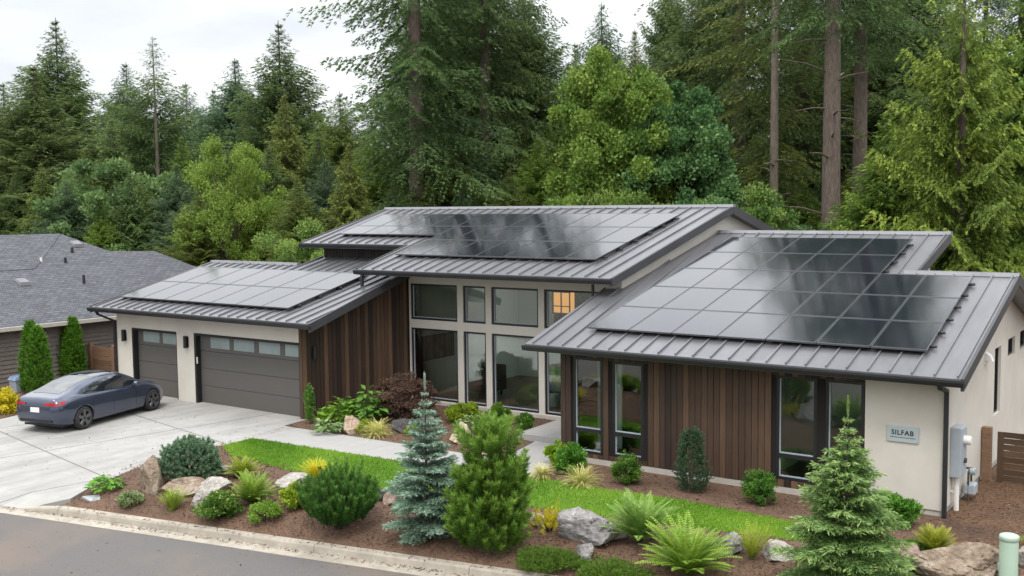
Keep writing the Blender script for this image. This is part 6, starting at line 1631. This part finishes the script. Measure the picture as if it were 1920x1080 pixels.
for i, (k_, x, y, H) in enumerate(YOUNG):
    plant_tree(k_, i, x, y, H, H*(.30 if k_ == 'fir' else .22), 'young conifer with boughs reaching the ground between the tall forest trunks', 'young conifers at the forest edge', mat=('fir','fir_yel','fir_blue','fir_yel','cedar')[i % 5])
for i, (x, y, H) in enumerate(BACK):
    plant_tree(('fir','fir','fir','tall')[i % 4] if H < 26 else 'tall', i, x, y, H, H*.17+rng.uniform(-.3,.5), 'dark conifer mostly hidden deep in the forest behind other trees', 'conifers hidden deep in the forest', mat=('fir','fir_blue')[i % 2])
# far wood as one mass
Qs, Ts = [], []
for i in range(64):
    th = R(-8 + 100*i/63 + rng.uniform(-1,1)); d = rng.uniform(105, 150); H = rng.uniform(13, 19)
    q, t = conifer_leaves(H, 3.4, cb=.03, nb=70, prof=.8, dens=2.6, sec=.4, step=.5, sl=1.2, sw=.5, hang=.3, jag=.4)
    Qs.append(q + np.array([-math.sin(th)*d, math.cos(th)*d, 0])); Ts.append(t)
tag(link_mesh('distant_woods', quads_mesh('distant_woods', np.concatenate(Qs), np.concatenate(Ts)), LMat('fir_blue')), 'dark mass of conifer wood far behind the houses', 'woods', kind='stuff')

# ------------------------------------------------------------------ camera, light, sky
cam = bpy.data.cameras.new('camera'); co = bpy.data.objects.new('camera', cam); COL.objects.link(co)
def camrot(yaw, pitch, roll):
    cy, sy, cp_, sp = math.cos(yaw), math.sin(yaw), math.cos(pitch), math.sin(pitch)
    f = Vector((-sy*cp_, cy*cp_, sp)); r = Vector((cy, sy, 0)); u = r.cross(f); cr, sr = math.cos(roll), math.sin(roll)
    return r*cr+u*sr, -r*sr+u*cr, f
r_, u_, f_ = camrot(R(35.38), R(-4.58), R(-.65))
mw = Matrix(((r_.x,u_.x,-f_.x,0),(r_.y,u_.y,-f_.y,0),(r_.z,u_.z,-f_.z,6.1),(0,0,0,1)))
co.matrix_world = mw
cam.sensor_width = 36; cam.lens = 2001/1920*36; cam.clip_start = .1; cam.clip_end = 3000
scene.camera = co
SUN_EL, SUN_AZ = R(58), R(150)       # azimuth measured from +Y clockwise
world = bpy.data.worlds.new('World'); scene.world = world; world.use_nodes = True
nt = world.node_tree; nt.nodes.clear(); L = nt.links.new
sky = nt.nodes.new('ShaderNodeTexSky'); sky.sky_type = 'NISHITA'; sky.sun_disc = False; sky.sun_elevation = SUN_EL; sky.sun_rotation = SUN_AZ; sky.air_density = 1; sky.dust_density = 3
tc = nt.nodes.new('ShaderNodeTexCoord')
sx = nt.nodes.new('ShaderNodeSeparateXYZ'); L(tc.outputs['Generated'], sx.inputs[0])
# overcast cloud layer: brighter towards the zenith, with soft grey streaks
mp = nt.nodes.new('ShaderNodeMapping'); mp.inputs['Scale'].default_value = (1.6,1.6,7.0); L(tc.outputs['Generated'], mp.inputs['Vector'])
nz = N(nt, 'ShaderNodeTexNoise', Scale=1.7, Detail=6, Roughness=.5, Distortion=.4); L(mp.outputs['Vector'], nz.inputs['Vector'])
rp = ramp(nt, [(.34, (4.5,4.7,5.0)), (.62, (6.7,6.8,6.9))]); L(nz.outputs['Fac'], rp.inputs['Fac'])
gr = N(nt, 'ShaderNodeMapRange'); gr.inputs[1].default_value = .2; gr.inputs[2].default_value = .75; gr.inputs[3].default_value = 1.0; gr.inputs[4].default_value = ZEN; L(sx.outputs[2], gr.inputs[0])
vm = nt.nodes.new('ShaderNodeVectorMath'); vm.operation = 'SCALE'; L(rp.outputs['Color'], vm.inputs[0]); L(gr.outputs[0], vm.inputs['Scale'])
mx = nt.nodes.new('ShaderNodeMix'); mx.data_type = 'RGBA'; mx.inputs[0].default_value = .93; L(sky.outputs['Color'], mx.inputs[6]); L(vm.outputs['Vector'], mx.inputs[7])
bg = nt.nodes.new('ShaderNodeBackground'); bg.inputs['Strength'].default_value = .1; L(mx.outputs[2], bg.inputs['Color'])
wo = nt.nodes.new('ShaderNodeOutputWorld'); L(bg.outputs[0], wo.inputs['Surface'])
sun = bpy.data.lights.new('sun', 'SUN'); sun.energy = SUN_E; sun.angle = R(14); sun.color = (1,.96,.90)
so = bpy.data.objects.new('sun', sun); COL.objects.link(so)
dirv = Vector((math.sin(SUN_AZ)*math.cos(SUN_EL), math.cos(SUN_AZ)*math.cos(SUN_EL), math.sin(SUN_EL)))
so.rotation_euler = dirv.to_track_quat('Z', 'Y').to_euler(); so.location = (0,0,60)
vs = scene.view_settings; vs.view_transform = 'Standard'; vs.look = 'None'; vs.exposure = EXPO; vs.gamma = 1
scene.cycles.max_bounces = 8; scene.cycles.transparent_max_bounces = 12; scene.cycles.use_denoising = True
scene.cycles.diffuse_bounces = 5; scene.cycles.glossy_bounces = 4
for o in bpy.data.objects:
    if 'world' in o.keys(): del o['world']
